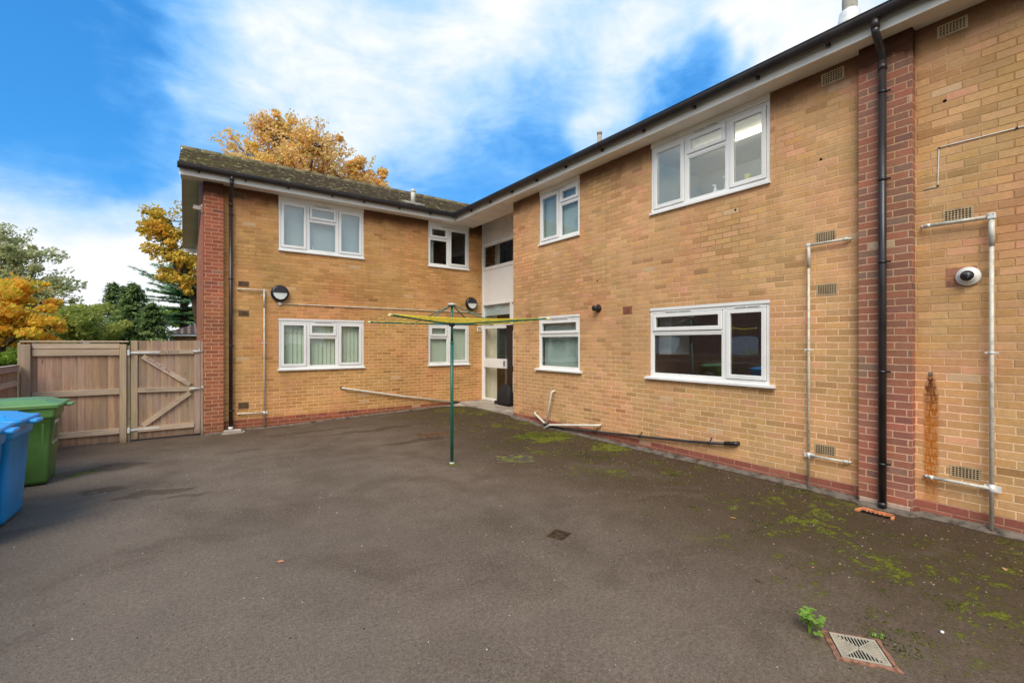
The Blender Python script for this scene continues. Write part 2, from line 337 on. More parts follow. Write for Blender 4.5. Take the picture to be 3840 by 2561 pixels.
def ground_mat():
    m, nt, b = mat('asphalt'); n = N(nt); pos = n.geo(); P = n.sep(pos)
    big = n.noise(pos, .45, 5., .6); mid = n.noise(pos, 2.4, 6., .65); fine = n.noise(pos, 90., 4., .8); grain = n.vor(pos, 130.)
    c = n.ramp(mid, [(.25, (.125,.100,.080)), (.5, (.165,.135,.110)), (.78, (.205,.172,.142))])
    c = n.mix(1., c, n.ramp(big, [(.3, (.80,.79,.78)), (.7, (1.16,1.15,1.13))]), 'MULTIPLY')
    # greyer, drier toward the near left
    dry = n.mr(n.math('ADD', n.math('ADD', n.math('MULTIPLY', P[0], 1.0), n.math('MULTIPLY', P[1], .42)), n.math('MULTIPLY', mid, 1.2)), 5.2, .6, 0., .62)
    c = n.mix(dry, c, (.205,.180,.158))
    # damp brown toward the right-hand wall
    damp = n.mr(n.math('ADD', P[0], n.math('MULTIPLY', n.math('SUBTRACT', big, .5), 3.)), 2.4, 5.2, 0., .80)
    c = n.mix(damp, c, (.064,.043,.028))
    dl = n.mr(n.math('ADD', P[1], n.math('MULTIPLY', n.math('SUBTRACT', mid, .5), 1.6)), 8.2, 10.2, 0., .45)
    c = n.mix(dl, c, (.075,.058,.042))
    # damp puddle marks
    for cx, cy, rx, ry in ((-.75,7.1,.30,.10),(-.28,6.62,.42,.13),(-.02,6.3,.25,.10),(3.3,7.4,.8,.14),(2.0,9.6,1.0,.10),(.7,8.4,.35,.05),(-.9,8.3,.5,.25),(3.2,8.9,1.2,.15)):
        q = n.vmath('LENGTH', n.vmath('DIVIDE', n.vmath('SUBTRACT', n.vmath('ADD', pos, n.vmath('MULTIPLY', n.vmath('SUBTRACT', n.noise(pos, 3., 3., out='C'), (.5,.5,.5)), (.5,.5,0.))), (cx,cy,0.)), (rx,ry,50.)))
        c = n.mix(n.mr(q, 1.1, .6, 0., .62), c, (.060,.043,.030))
    patch = n.noise(n.vmath('ADD', pos, (3.,8.,0.)), .95, 6., .62, .8)
    c = n.mix(n.mr(patch, .48, .68, 0., .36), c, (.078,.056,.038))
    c = n.mix(n.mr(patch, .48, .32, 0., .22), c, (.23,.20,.17))
    c = n.mix(1., c, (.97,.89,.80), 'MULTIPLY')
    coarse = n.noise(pos, 38., 3., .8)
    c = n.mix(1., c, n.ramp(coarse, [(.3, (.72,.70,.68)), (.5, (1.,1.,1.)), (.72, (1.28,1.26,1.24))]), 'MULTIPLY')
    # aggregate
    c = n.mix(.75, c, n.mix(1., c, n.ramp(fine, [(.25, (.38,.36,.35)), (.5, (1.,1.,1.)), (.8, (1.8,1.8,1.75))]), 'MULTIPLY'))
    sp = n.math('MULTIPLY', n.mr(n.vor(pos, 34.), .10, .06), n.math('GREATER_THAN', n.white(n.vor(pos, 34., 'Position')), .84))
    c = n.mix(n.math('MULTIPLY', sp, .75), c, (.46,.43,.38))
    sd = n.math('MULTIPLY', n.mr(n.vor(n.vmath('ADD', pos, (4.,2.,0.)), 16.), .13, .07), n.math('GREATER_THAN', n.white(n.vor(n.vmath('ADD', pos, (4.,2.,0.)), 16., 'Position')), .7))
    c = n.mix(n.math('MULTIPLY', n.math('MULTIPLY', sd, .8), n.mr(P[0], 2.5, 4.5, .15, 1.)), c, (.020,.014,.009))
    # moss
    mn = n.noise(pos, 1.25, 7., .72, .3); mf = n.noise(pos, 9., 5., .75)
    zone = n.math('MULTIPLY', n.mr(P[0], 3.4, 4.9), n.mr(P[0], 5.95, 5.5, .35, 1.))
    zone = n.math('MAXIMUM', zone, n.mr(n.vmath('DISTANCE', n.vmath('MULTIPLY', pos, (1.,1.,0.)), (3.75,.55,0.)), 1.5, .3, 0., .72))
    for cx, cy, r in ((5.35,6.3,.85),(5.65,7.2,.7),(5.75,5.2,.45),(5.75,4.2,.4),(5.6,9.6,.6),(4.3,6.1,.5),(3.95,5.4,.35),(3.85,7.7,.3),(-1.15,8.2,.22),(3.08,5.72,.12),(4.7,1.2,1.3)):
        zone = n.math('MAXIMUM', zone, n.mr(n.vmath('DISTANCE', n.vmath('MULTIPLY', pos, (1.,1.,0.)), (cx,cy,0.)), r*1.5, r*.4, 0., 1.5))
    mm = n.math('ADD', n.math('MULTIPLY', mn, .55), n.math('MULTIPLY', mf, .45))
    for cx, cy, r, k_ in ((5.35,6.35,.95,.08),(5.6,4.9,.6,.06),(3.95,5.42,.33,.12),(5.5,9.3,.7,.05),(4.9,2.2,.9,.014),(4.4,1.0,.9,.010),(3.08,5.75,.09,.12)):
        mm = n.math('ADD', mm, n.mr(n.vmath('DISTANCE', n.vmath('MULTIPLY', pos, (1.,1.,0.)), (cx,cy,0.)), r, r*.2, 0., k_))
    soft = n.math('MULTIPLY', n.mr(mm, .42, .58), zone)
    hard = n.math('MULTIPLY', n.mr(mm, .535, .60), zone)
    c = n.mix(n.math('MULTIPLY', soft, .42), c, (.062,.050,.014))
    c = n.mix(n.math('MINIMUM', n.math('MULTIPLY', hard, .85), 1.), c, n.ramp(n.noise(pos, 40., 3.), [(.3, (.065,.075,.010)), (.7, (.20,.215,.022))]))
    nt.links.new(c, b.inputs['Base Color'])
    rg = n.mr(mid, .3, .7, .78, .95)
    nt.links.new(rg, b.inputs['Roughness']); b.inputs['Specular IOR Level'].default_value = .15
    h = n.math('ADD', n.math('MULTIPLY', fine, .7), n.math('ADD', n.math('MULTIPLY', grain, .5), n.math('MULTIPLY', hard, 1.2)))
    nt.links.new(n.bump(h, .55, .006), b.inputs['Normal'])
    return m
m_ground = ground_mat()

def roof_mat(axis):
    m, nt, b = mat('plain_tiles_'+axis); n = N(nt); pos = n.geo(); P = n.sep(pos)
    u = P[0] if axis == 'x' else P[1]
    row = n.math('FLOOR', n.math('DIVIDE', P[2], .040)); fr = n.math('FRACT', n.math('DIVIDE', P[2], .040))
    uu = n.math('ADD', n.math('DIVIDE', u, .165), n.math('MULTIPLY', n.math('MODULO', row, 2.), .5))
    tid = n.white(n.comb(n.math('FLOOR', uu), row, 1.)); fu = n.math('FRACT', uu)
    c = n.ramp(tid, [(0., (.040,.024,.013)), (.5, (.066,.041,.023)), (1., (.10,.064,.038))])
    c = n.mix(n.mr(fr, .18, .0), c, (.012,.008,.006))
    c = n.mix(n.mr(n.math('ABSOLUTE', n.math('SUBTRACT', fu, .5)), .46, .5), c, (.015,.01,.008))
    # moss film and cushions
    mz = n.mr(u, 2.6, -.1, .45, 1.35) if axis == 'x' else .5
    film = n.math('MULTIPLY', n.mr(n.noise(pos, 2.6, 6., .7), .42, .66), n.math('MULTIPLY', mz, .50))
    c = n.mix(film, c, (.13,.115,.02))
    sv = n.vmath('MULTIPLY', pos, (1.,1.,2.2))
    cu = n.math('MULTIPLY', n.mr(n.math('ADD', n.vor(sv, 5.8), n.math('MULTIPLY', n.noise(pos, 30., 3.), .12)), .30, .24), n.math('GREATER_THAN', n.white(n.vor(sv, 5.8, 'Position')), .38))
    c = n.mix(n.math('MULTIPLY', cu, .9), c, n.ramp(n.noise(pos, 3., 2.), [(.35, (.50,.50,.12)), (.6, (.72,.68,.38))]))
    rid = n.mr(P[2], 6.68, 6.76)
    c = n.mix(n.math('MULTIPLY', rid, .7), c, (.30,.26,.12))
    nt.links.new(c, b.inputs['Base Color']); setp(b, Roughness=1.); b.inputs['Specular IOR Level'].default_value = .03
    nt.links.new(n.bump(n.math('ADD', n.math('ADD', n.math('SUBTRACT', 1., fr), n.math('MULTIPLY', cu, .9)), n.math('MULTIPLY', n.noise(pos, 25., 4.), .6)), 1., .02), b.inputs['Normal'])
    return m
m_roofx = roof_mat('x'); m_roofy = roof_mat('y')

def leaf_mat(name, cols, scale=.8):
    m, nt, b = mat(name); n = N(nt); pos = n.geo()
    f = n.math('ADD', n.math('MULTIPLY', n.noise(pos, scale, 3., .6), .6), n.math('MULTIPLY', n.white(n.vmath('SNAP', pos, (.13,.13,.13))), .4))
    k = len(cols); c = n.ramp(f, [(.22+.56*i/(k-1), cc) for i, cc in enumerate(cols)])
    nt.links.new(c, b.inputs['Base Color']); setp(b, Roughness=.6); b.inputs['Specular IOR Level'].default_value = .25
    tr = nt.nodes.new('ShaderNodeBsdfTranslucent'); nt.links.new(c, tr.inputs[0])
    mx = nt.nodes.new('ShaderNodeMixShader'); mx.inputs[0].default_value = .45
    out = [x for x in nt.nodes if x.type == 'OUTPUT_MATERIAL'][0]
    nt.links.new(b.outputs[0], mx.inputs[1]); nt.links.new(tr.outputs[0], mx.inputs[2]); nt.links.new(mx.outputs[0], out.inputs[0])
    return m
m_lf_orange = leaf_mat('autumn_orange_leaf', [(.66,.58,.12), (.92,.66,.18), (.95,.60,.26), (.95,.74,.50)], .5)
m_lf_maple = leaf_mat('autumn_maple_leaf', [(.34,.40,.05), (.80,.66,.07), (.95,.60,.08), (.95,.42,.07)], .9)
m_lf_mix = leaf_mat('turning_leaf', [(.20,.22,.03), (.60,.46,.06), (.90,.60,.09), (.92,.48,.10)], 1.1)
m_lf_birch = leaf_mat('birch_leaf', [(.30,.33,.13), (.45,.47,.20), (.58,.57,.30), (.70,.65,.42)], .6)
m_lf_olive = leaf_mat('hedge_leaf', [(.18,.24,.05), (.34,.40,.08), (.48,.50,.13), (.60,.56,.2)], .5)
m_lf_bright = leaf_mat('bright_leaf', [(.12,.22,.02), (.24,.36,.04), (.34,.46,.06)], 1.5)
m_lf_conifer = leaf_mat('conifer_needle', [(.10,.19,.08), (.18,.29,.10), (.30,.40,.14), (.44,.46,.20)], .8)
m_lf_cedar = leaf_mat('cedar_needle', [(.17,.33,.19), (.28,.48,.26), (.42,.60,.30)], .6)
m_weed = leaf_mat('weed_leaf', [(.18,.34,.05), (.28,.46,.08), (.38,.56,.12)], 8.)

# ------------------------------------------------------------------ constants of the place
XW, YW, XP, YP = 5.98, 10.77, 5.88, 10.67
XF, YF = 5.70, 10.47          # fascia planes
ZS = 4.87                     # soffit
XG, YV = .256, -.12           # gable wall, verge edge
ML = Matrix(((1,0,0,0),(0,1,0,YW),(0,0,1,0),(0,0,0,1)))                 # (a,d,z)->(a, YW+d, z)
MR = Matrix(((0,1,0,XW),(-1,0,0,0),(0,0,1,0),(0,0,0,1)))                # (a,d,z)->(XW+d,-a,z)
XS = 6.71
MS = Matrix(((0,1,0,XS),(-1,0,0,0),(0,0,1,0),(0,0,0,1)))
def sst(a, b, x):
    t = max(0, min(1, (x-a)/(b-a))); return t*t*(3-2*t)
def G(x, y):
    g = .105*math.exp(-(((x-6.3)**2+(y-9.45)**2)/2.4))
    g -= .075*sst(8.0, 10.7, y)*sst(4.6, 1.2, x)
    return g + .008*(mnoise.noise(Vector((x*.8, y*.8, 0))))

# ------------------------------------------------------------------ ground
b = MB(); nx, ny = 76, 120
x0, x1, y0, y1 = -2.4, 6.8, -4.6, 11.0
vs = [[b.v((x0+(x1-x0)*i/nx, y0+(y1-y0)*j/ny, G(x0+(x1-x0)*i/nx, y0+(y1-y0)*j/ny))) for i in range(nx+1)] for j in range(ny+1)]
for j in range(ny):
    for i in range(nx):
        f = b.bm.faces.new((vs[j][i], vs[j][i+1], vs[j+1][i+1], vs[j+1][i])); f.smooth = True
tag(b.build('courtyard', m_ground), kind='structure')
m_grass = plain('rough_grass', (.07,.10,.025), .9, .2, .3, 1.5, bump=.5)
b = MB(); b.face([(-400,-400,-.14),(400,-400,-.14),(400,500,-.14),(-400,500,-.14)])
tag(b.build('ground', m_grass), kind='structure')
# concrete doorstep and mortar fillets at the wall foot
b = MB()
ed = [(5.95,10.76),(5.88,10.3),(5.86,9.7),(5.88,9.1),(5.93,8.7),(5.985,8.31),(6.74,8.31),(6.74,10.76)]
bot = [b.v((x,y,-.05)) for x, y in ed]; top = [b.v((x,y,.132)) for x, y in ed]
b.bm.faces.new(top); b.bm.faces.new(bot[::-1])
for i in range(len(ed)): b.bm.faces.new((bot[i], bot[(i+1)%len(ed)], top[(i+1)%len(ed)], top[i]))
# rounded skirt running out to the left
for i in range(10):
    t0, t1 = i/10, (i+1)/10
    f = lambda t: (5.95-.55*t, .115*(1-t)**1.5+G(5.3,10.6)*t)
    (xa, za), (xb, zb) = f(t0), f(t1)
    b.face([(xa,10.76,za+.004),(xb,10.76,zb+.004),(xb,10.4+.25*t1,G(xb,10.4)+.003),(xa,10.1+.5*t0,G(xa,10.2)+.003)])
tag(b.build('doorstep', m_conc), 'worn concrete doorstep in the inner corner below the glazed door', 'doorstep')

def fillet(name, pts, mt, kind='structure'):
    b = MB(); random.seed(11)
    for i in range(len(pts)-1):
        (p, nrm, w0), (q, _, w1) = pts[i], pts[i+1]
        p = Vector(p); q = Vector(q); nn = Vector(nrm)
        a0 = p+nn*w0; a1 = q+nn*w1
        a0.z = G(a0.x, a0.y)+.004; a1.z = G(a1.x, a1.y)+.004
        b.face([tuple(p), tuple(q), tuple(a1), tuple(a0)])
    return tag(b.build(name, mt), kind=kind)
ptsR = []
y = 8.3
while y > -4.2:
    if 1.34 < y < 1.81: xx = XP
    else: xx = XW
    ptsR.append(((xx+.002, y, G(XW,y)+.04+.016*mnoise.noise(Vector((y*3,1,0)))), (-1,0,0), .11+.05*mnoise.noise(Vector((y*2.3,5,0)))+.02*mnoise.noise(Vector((y*9,2,0)))))
    y -= .06
fillet('kerb_fillet', ptsR, m_fillet)
ptsL = []
x = .28
while x < 5.5:
    yy = YP if x < .59 else YW
    ptsL.append(((x, yy+.002, G(x,YW)+.03), (0,-1,0), .07+.02*mnoise.noise(Vector((x*2.3,5,0)))))
    x += .06
fillet('kerb_fillet', ptsL, m_fillet)

# ------------------------------------------------------------------ the building
B = thing('apartment_block', 'L-shaped two storey buff brick block of flats with white framed windows', 'building', (6., 10.8, 0.))
WINL = [(1.585,3.40,3.695,ZS),(1.585,3.40,1.125,2.24),(5.06,6.27,3.695,ZS),(5.06,6.27,1.11,2.2)]
WINR = [(-7.365,-6.17,3.735,ZS),(-4.56,-2.755,3.735,ZS),(-7.385,-6.165,1.15,2.26),(-4.58,-2.756,1.15,2.265)]
def wall(M, a0, a1, z0, z1, holes, mt, name='wall', rev=.13, flip=False):
    b = MB(M)
    A = sorted(set([a0,a1]+[h[0] for h in holes]+[h[1] for h in holes])); Z = sorted(set([z0,z1]+[h[2] for h in holes]+[min(h[3],z1) for h in holes]))
    for i in range(len(A)-1):
        for j in range(len(Z)-1):
            ca, cz = (A[i]+A[i+1])/2, (Z[j]+Z[j+1])/2
            if any(h[0] < ca < h[1] and h[2] < cz < h[3] for h in holes): continue
            b.face([(A[i],0,Z[j]),(A[i+1],0,Z[j]),(A[i+1],0,Z[j+1]),(A[i],0,Z[j+1])])
    for h in holes:
        p, q, r_, s_ = h[0], h[1], h[2], min(h[3], z1)
        b.face([(p,0,r_),(p,rev,r_),(p,rev,s_),(p,0,s_)]); b.face([(q,0,r_),(q,0,s_),(q,rev,s_),(q,rev,r_)])
        b.face([(p,0,r_),(q,0,r_),(q,rev,r_),(p,rev,r_)]); b.face([(p,0,s_),(p,rev,s_),(q,rev,s_),(q,0,s_)])
    return b.build(name, mt, B, recalc=False)
ZP = .15
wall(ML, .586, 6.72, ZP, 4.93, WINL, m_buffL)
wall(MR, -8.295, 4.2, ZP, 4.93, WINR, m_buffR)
b = MB(ML); b.face([(.586,0,-.2),(6.72,0,-.2),(6.72,0,ZP),(.586,0,ZP)]); b.build('plinth', m_plinthL, B)
b = MB(MR); b.face([(-8.295,0,-.2),(4.2,0,-.2),(4.2,0,ZP),(-8.295,0,ZP)]); b.build('plinth', m_plinthR, B)
# end of the right wall facing the recess, and hidden outer walls
b = MB()
b.face([(XW,8.295,-.2),(6.76,8.295,-.2),(6.76,8.295,5.1),(XW,8.295,5.1)])
b.build('wall', m_buffR, B)
b = MB()
b.face([(XG,YP,-.2),(XG,18.4,-.2),(XG,18.4,ZS),(XG,14.55,6.62),(XG,YP,ZS)])
b.face([(XG,18.4,-.2),(14.2,18.4,-.2),(14.2,18.4,4.95),(XG,18.4,4.95)])
b.face([(14.2,18.4,-.2),(14.2,-4.2,-.2),(14.2,-4.2,4.95),(14.2,18.4,4.95)])
b.face([(XW,-4.2,-.2),(14.2,-4.2,-.2),(14.2,-4.2,ZS),(9.9,-4.2,6.5),(XW,-4.2,ZS)])
b.build('wall', m_redL, B)
b = MB(); b.box((XG,YP,-.2),(.586,YW+.05,ZS)); b.build('brick_pier', m_redL, B)
b = MB(); b.box((XP,1.351,-.2),(XW+.05,1.795,ZS)); b.build('brick_pier', m_redR, B)
b = MB(); b.box((XP-.006,1.37,.0),(XP+.02,1.79,.07), .004); b.build('pier_base_render', plain('pinkish_render', (.48,.36,.29), .9, .2, .2, 9., bump=.5, dirt=(.2,.13,.09), dirtamt=.6), B)

# roof
pitch = .41
zr0 = 5.065
def roofs():
    ye, xe = YF-.10, XF-.10
    yr = 14.6; xr = xe+(yr-ye); zr = zr0+pitch*(yr-ye)
    b = MB(); rid = zr
    b.face([(YV-.01,ye,zr0),(xe,ye,zr0),(xr,yr,zr),(YV-.01,yr,zr)])
    b.face([(YV-.01,yr,zr),(xr,yr,zr),(xr+4.3,yr+4.2,zr0),(YV-.01,yr+4.2,zr0)])
    b.face([(YV-.01,ye,zr0-.035),(YV-.01,ye,zr0),(YV-.01,yr,zr),(YV-.01,yr+4.2,zr0),(YV-.01,yr+4.2,zr0-.035),(YV-.01,yr,zr-.035)])
    b.face([(YV-.01,ye,zr0),(xe,ye,zr0),(xe,ye,zr0-.03),(YV-.01,ye,zr0-.03)])
    b.build('roof', m_roofx, B)
    b = MB()
    b.face([(xe,ye,zr0),(xe,-4.5,zr0),(xr,-4.5,zr),(xr,yr,zr)])
    b.face([(xr,-4.5,zr),(xr+4.3,-4.5,zr0),(xr+4.3,yr+4.2,zr0),(xr,yr,zr)])
    b.build('roof', m_roofy, B)
    b = MB(); n_ = 26
    for k in range(n_):
        xa = YV-.02+k*.45
        if xa > xr-.2: break
        b.tube([(xa,yr,zr-.03+.004*(k%2)),(xa+.44,yr,zr-.03+.004*(k%2))], .085, 10)
    b.build('ridge_tile', plain('ridge_tile_mossy', (.20,.16,.09), .9, .2, .3, 6., bump=.5, dirt=(.30,.30,.10), dirtamt=.7), B)
roofs()
# verge soffit (under the overhanging gable) and bargeboard
yr = 14.6
ge = [(YF,ZS+.02),(yr,zr0+pitch*(yr-YF+.1)-.16),(18.8,ZS+.02)]
b = MB()
for (ya, za), (yb, zb) in zip(ge, ge[1:]): b.face([(YV,ya,za),(XG,ya,za),(XG,yb,zb),(YV,yb,zb)])
b.build('verge_soffit', m_soffit, B)
b = MB()
for (ya, za), (yb, zb) in zip(ge, ge[1:]):
    b.hexa([(YV-.004,ya,za-.03),(YV+.018,ya,za-.03),(YV+.018,yb,zb-.03),(YV-.004,yb,zb-.03),(YV-.004,ya,za+.17),(YV+.018,ya,za+.17),(YV+.018,yb,zb+.17),(YV-.004,yb,zb+.17)])
b.box((YV+.02,18.7,ZS-.12),(XG,18.8,ZS+.01))
b.build('bargeboard', m_upvc_dirty, B)
# soffits
b = MB()
b.box((YV+.02,YF+.01,ZS),(6.40,YW+.02,ZS+.02)); b.build('soffit', m_soffit, B)
b = MB()
b.box((XF+.01,-4.4,ZS-.001),(XW+.02,8.28,ZS+.019)); b.box((XF+.01,8.28,ZS-.001),(6.40,YF+.009,ZS+.019)); b.box((6.38,8.3,ZS+.02),(6.40,YW,5.1))
b.build('soffit', m_soffit, B)
b = MB(); b.box((6.40,8.3,5.05),(XS+.1,YW,5.07)); b.build('soffit', m_soffit, B)
# fascias
b = MB(); b.box((YV+.02,YF-.018,ZS-.012),(XF-.0,YF+.01,5.04)); b.build('fascia', m_upvc_dirty, B)
b = MB(); b.box((XF-.018,-4.4,ZS-.012),(XF+.01,YF-.019,5.04)); b.build('fascia', m_upvc_dirty, B)
# gutters (deep half round) with brackets
def gutter(M, a0, a1, d, zc, n=14, r=.064):
    g = MB(M); pr = []
    for k in range(n+1):
        t = math.pi*k/n
        pr.append((-r*math.cos(t), -(r*1.5)*math.sin(t)**.9 if math.sin(t) > 0 else 0))
    prof = [(p[0], p[1]) for p in pr]+[(p[0]*.93, p[1]*.95) for p in pr[::-1]]
    k = len(prof); A = [g.v((a0, d+p[0], zc+p[1])) for p in prof]; C = [g.v((a1, d+p[0], zc+p[1])) for p in prof]
    for i in range(k):
        f = g.bm.faces.new((A[i], A[(i+1)%k], C[(i+1)%k], C[i])); f.smooth = i not in (n, k-1)
    for q in (a0, a1):   # stop ends
        g.face([(q, d+p[0], zc+p[1]) for p in pr])
    # rolled front lip
    g.tube([(a0, d-r, zc), (a1, d-r, zc)], .006, 8)
    return g
def gbr(M, a, d, zc, r=.064):
    g = MB(M)
    pts = [(a, d-r*1.08*math.cos(math.pi*k/10), zc-(r*1.5+.006)*math.sin(math.pi*k/10)**.9) for k in range(11)]
    for p, q in zip(pts, pts[1:]): g.bar(p, q, .03, .008, up=(0,.3,1) )
    g.hexa([(a-.015,d+.02,zc-.125),(a+.015,d+.02,zc-.125),(a+.015,d+r,zc-.115),(a-.015,d+r,zc-.115),(a-.015,d+.02,zc-.09),(a+.015,d+.02,zc-.09),(a+.015,d+r,zc-.06),(a-.015,d+r,zc-.06)])
    return g
MLf = Matrix(((1,0,0,0),(0,1,0,YF),(0,0,1,0),(0,0,0,1))); MRf = Matrix(((0,1,0,XF),(-1,0,0,0),(0,0,1,0),(0,0,0,1)))
g = gutter(MLf, YV-.03, XF-.03, -.085, 5.045); gl = g.build('gutter', m_gutter, B)
g = gutter(MRf, -(YF-.03), 4.3, -.085, 5.045); gr = g.build('gutter', m_gutter, B)
for a in [.18,.95,1.72,2.6,3.3,4.15,4.95]:
    gbr(MLf, a, -.085, 5.045).build('gutter_bracket', m_gutter, gl)
for yy in [9.6,8.75,7.9,7.05,6.2,5.3,4.45,3.6,2.75,2.0,1.15,.3]:
    gbr(MRf, -yy, -.085, 5.045).build('gutter_bracket', m_gutter, gr)

# air bricks
def airbrick(M, a0, a1, z0, z1, cols=8, rows=5, mt=m_airbrick):
    b = MB(M); b.box((a0,-.004,z0),(a1,.006,z1)); d = -.0045
    w, h = a1-a0, z1-z0; f = .014
    o = b.build('air_brick', mt, B)
    h_ = MB(M); cw = (w-2*f)/cols; ch = (h-2*f)/rows
    for i in range(cols):
        for j in range(rows):
            x = a0+f+cw*(i+.5); z = z0+f+ch*(j+.5)
            h_.face([(x-cw*.30,d-.0006,z-ch*.31),(x+cw*.30,d-.0006,z-ch*.31),(x+cw*.30,d-.0006,z+ch*.31),(x-cw*.30,d-.0006,z+ch*.31)])
    h_.build('vent_hole', m_dark, o)
    return o
for a0,a1,z0,z1 in ((-2.25,-2.035,2.875,3.005),(-2.235,-2.02,2.265,2.40),(-1.145,-.93,2.87,3.005),(-2.255,-2.04,.42,.545),(-1.095,-.88,.43,.55),(-2.185,-1.96,4.68,4.82),(-1.185,-.97,4.69,4.81)):
    airbrick(MR, a0, a1, z0, z1)
for a0,a1,z0,z1 in ((.845,1.04,2.865,2.98),(.848,1.04,2.255,2.38),(.845,1.035,.365,.495),(.745,.965,4.66,4.79)):
    airbrick(ML, a0, a1, z0, z1, mt=m_airbrown)
# terracotta louvre and infilled red bricks
b = MB(MR); b.box((-5.13,-.004,2.20),(-4.93,.006,2.33))
for k in range(8): b.box((-5.115,-.012,2.211+k*.0145),(-4.945,-.002,2.2175+k*.0145))
b.build('air_brick', m_airred, B)
b = MB(MR); b.box((-7.83,-.003,2.235),(-7.62,.006,2.325)); b.build('red_brick_infill', m_airred, B)
b = MB(MR); b.box((-1.123,-.003,2.255),(-.91,.006,2.34)); b.box((-1.123,-.003,2.352),(-.91,.006,2.436)); b.build('red_brick_infill', m_airred, B)
# putlog holes
for yy, zz in ((2.19,3.846),(1.131,4.065),(5.72,2.83),(7.3,.6),(3.2,3.5)):
    b = MB(MR); b.lathe([(.012,0),(.016,.004)], (-yy,-.004,zz), (0,1,0), 8)
    b.build('wall_hole', m_dark, B)
# roof flues
def flue(x, y, z0, z1, r, mt, plate=None, cap=True):
    b = MB(); b.tube([(x,y,z0),(x,y,z1)], r, 20)
    if cap: b.tube([(x,y,z1-.06),(x,y,z1)], r*1.12, 20)
    o = b.build('flue_pipe', mt, B)
    if plate:
        c = MB(); w, d, s_ = plate
        c.hexa([(x-w,y-d,z0+.02-d*s_),(x+w,y-d,z0+.02-d*s_),(x+w,y+d,z0+.02+d*s_),(x-w,y+d,z0+.02+d*s_),(x-w,y-d,z0+.045-d*s_),(x+w,y-d,z0+.045-d*s_),(x+w,y+d,z0+.045+d*s_),(x-w,y+d,z0+.045+d*s_)])
        c.build('flashing_plate', m_conc, o)
    return o
flue(4.62, 10.72, 5.2, 5.56, .055, m_galv, (.24,.16,pitch))
flue(8.0, 7.58, 5.9, 6.74, .055, m_conc)
o = flue(6.3, 2.01, 5.2, 6.6, .075, m_galv, None)
c = MB(); c.lathe([(.17,5.36),(.12,5.46),(.10,5.58),(.078,5.60)], (6.3,2.01,0), (0,0,1), 24); c.build('lead_collar', m_galvw, o)

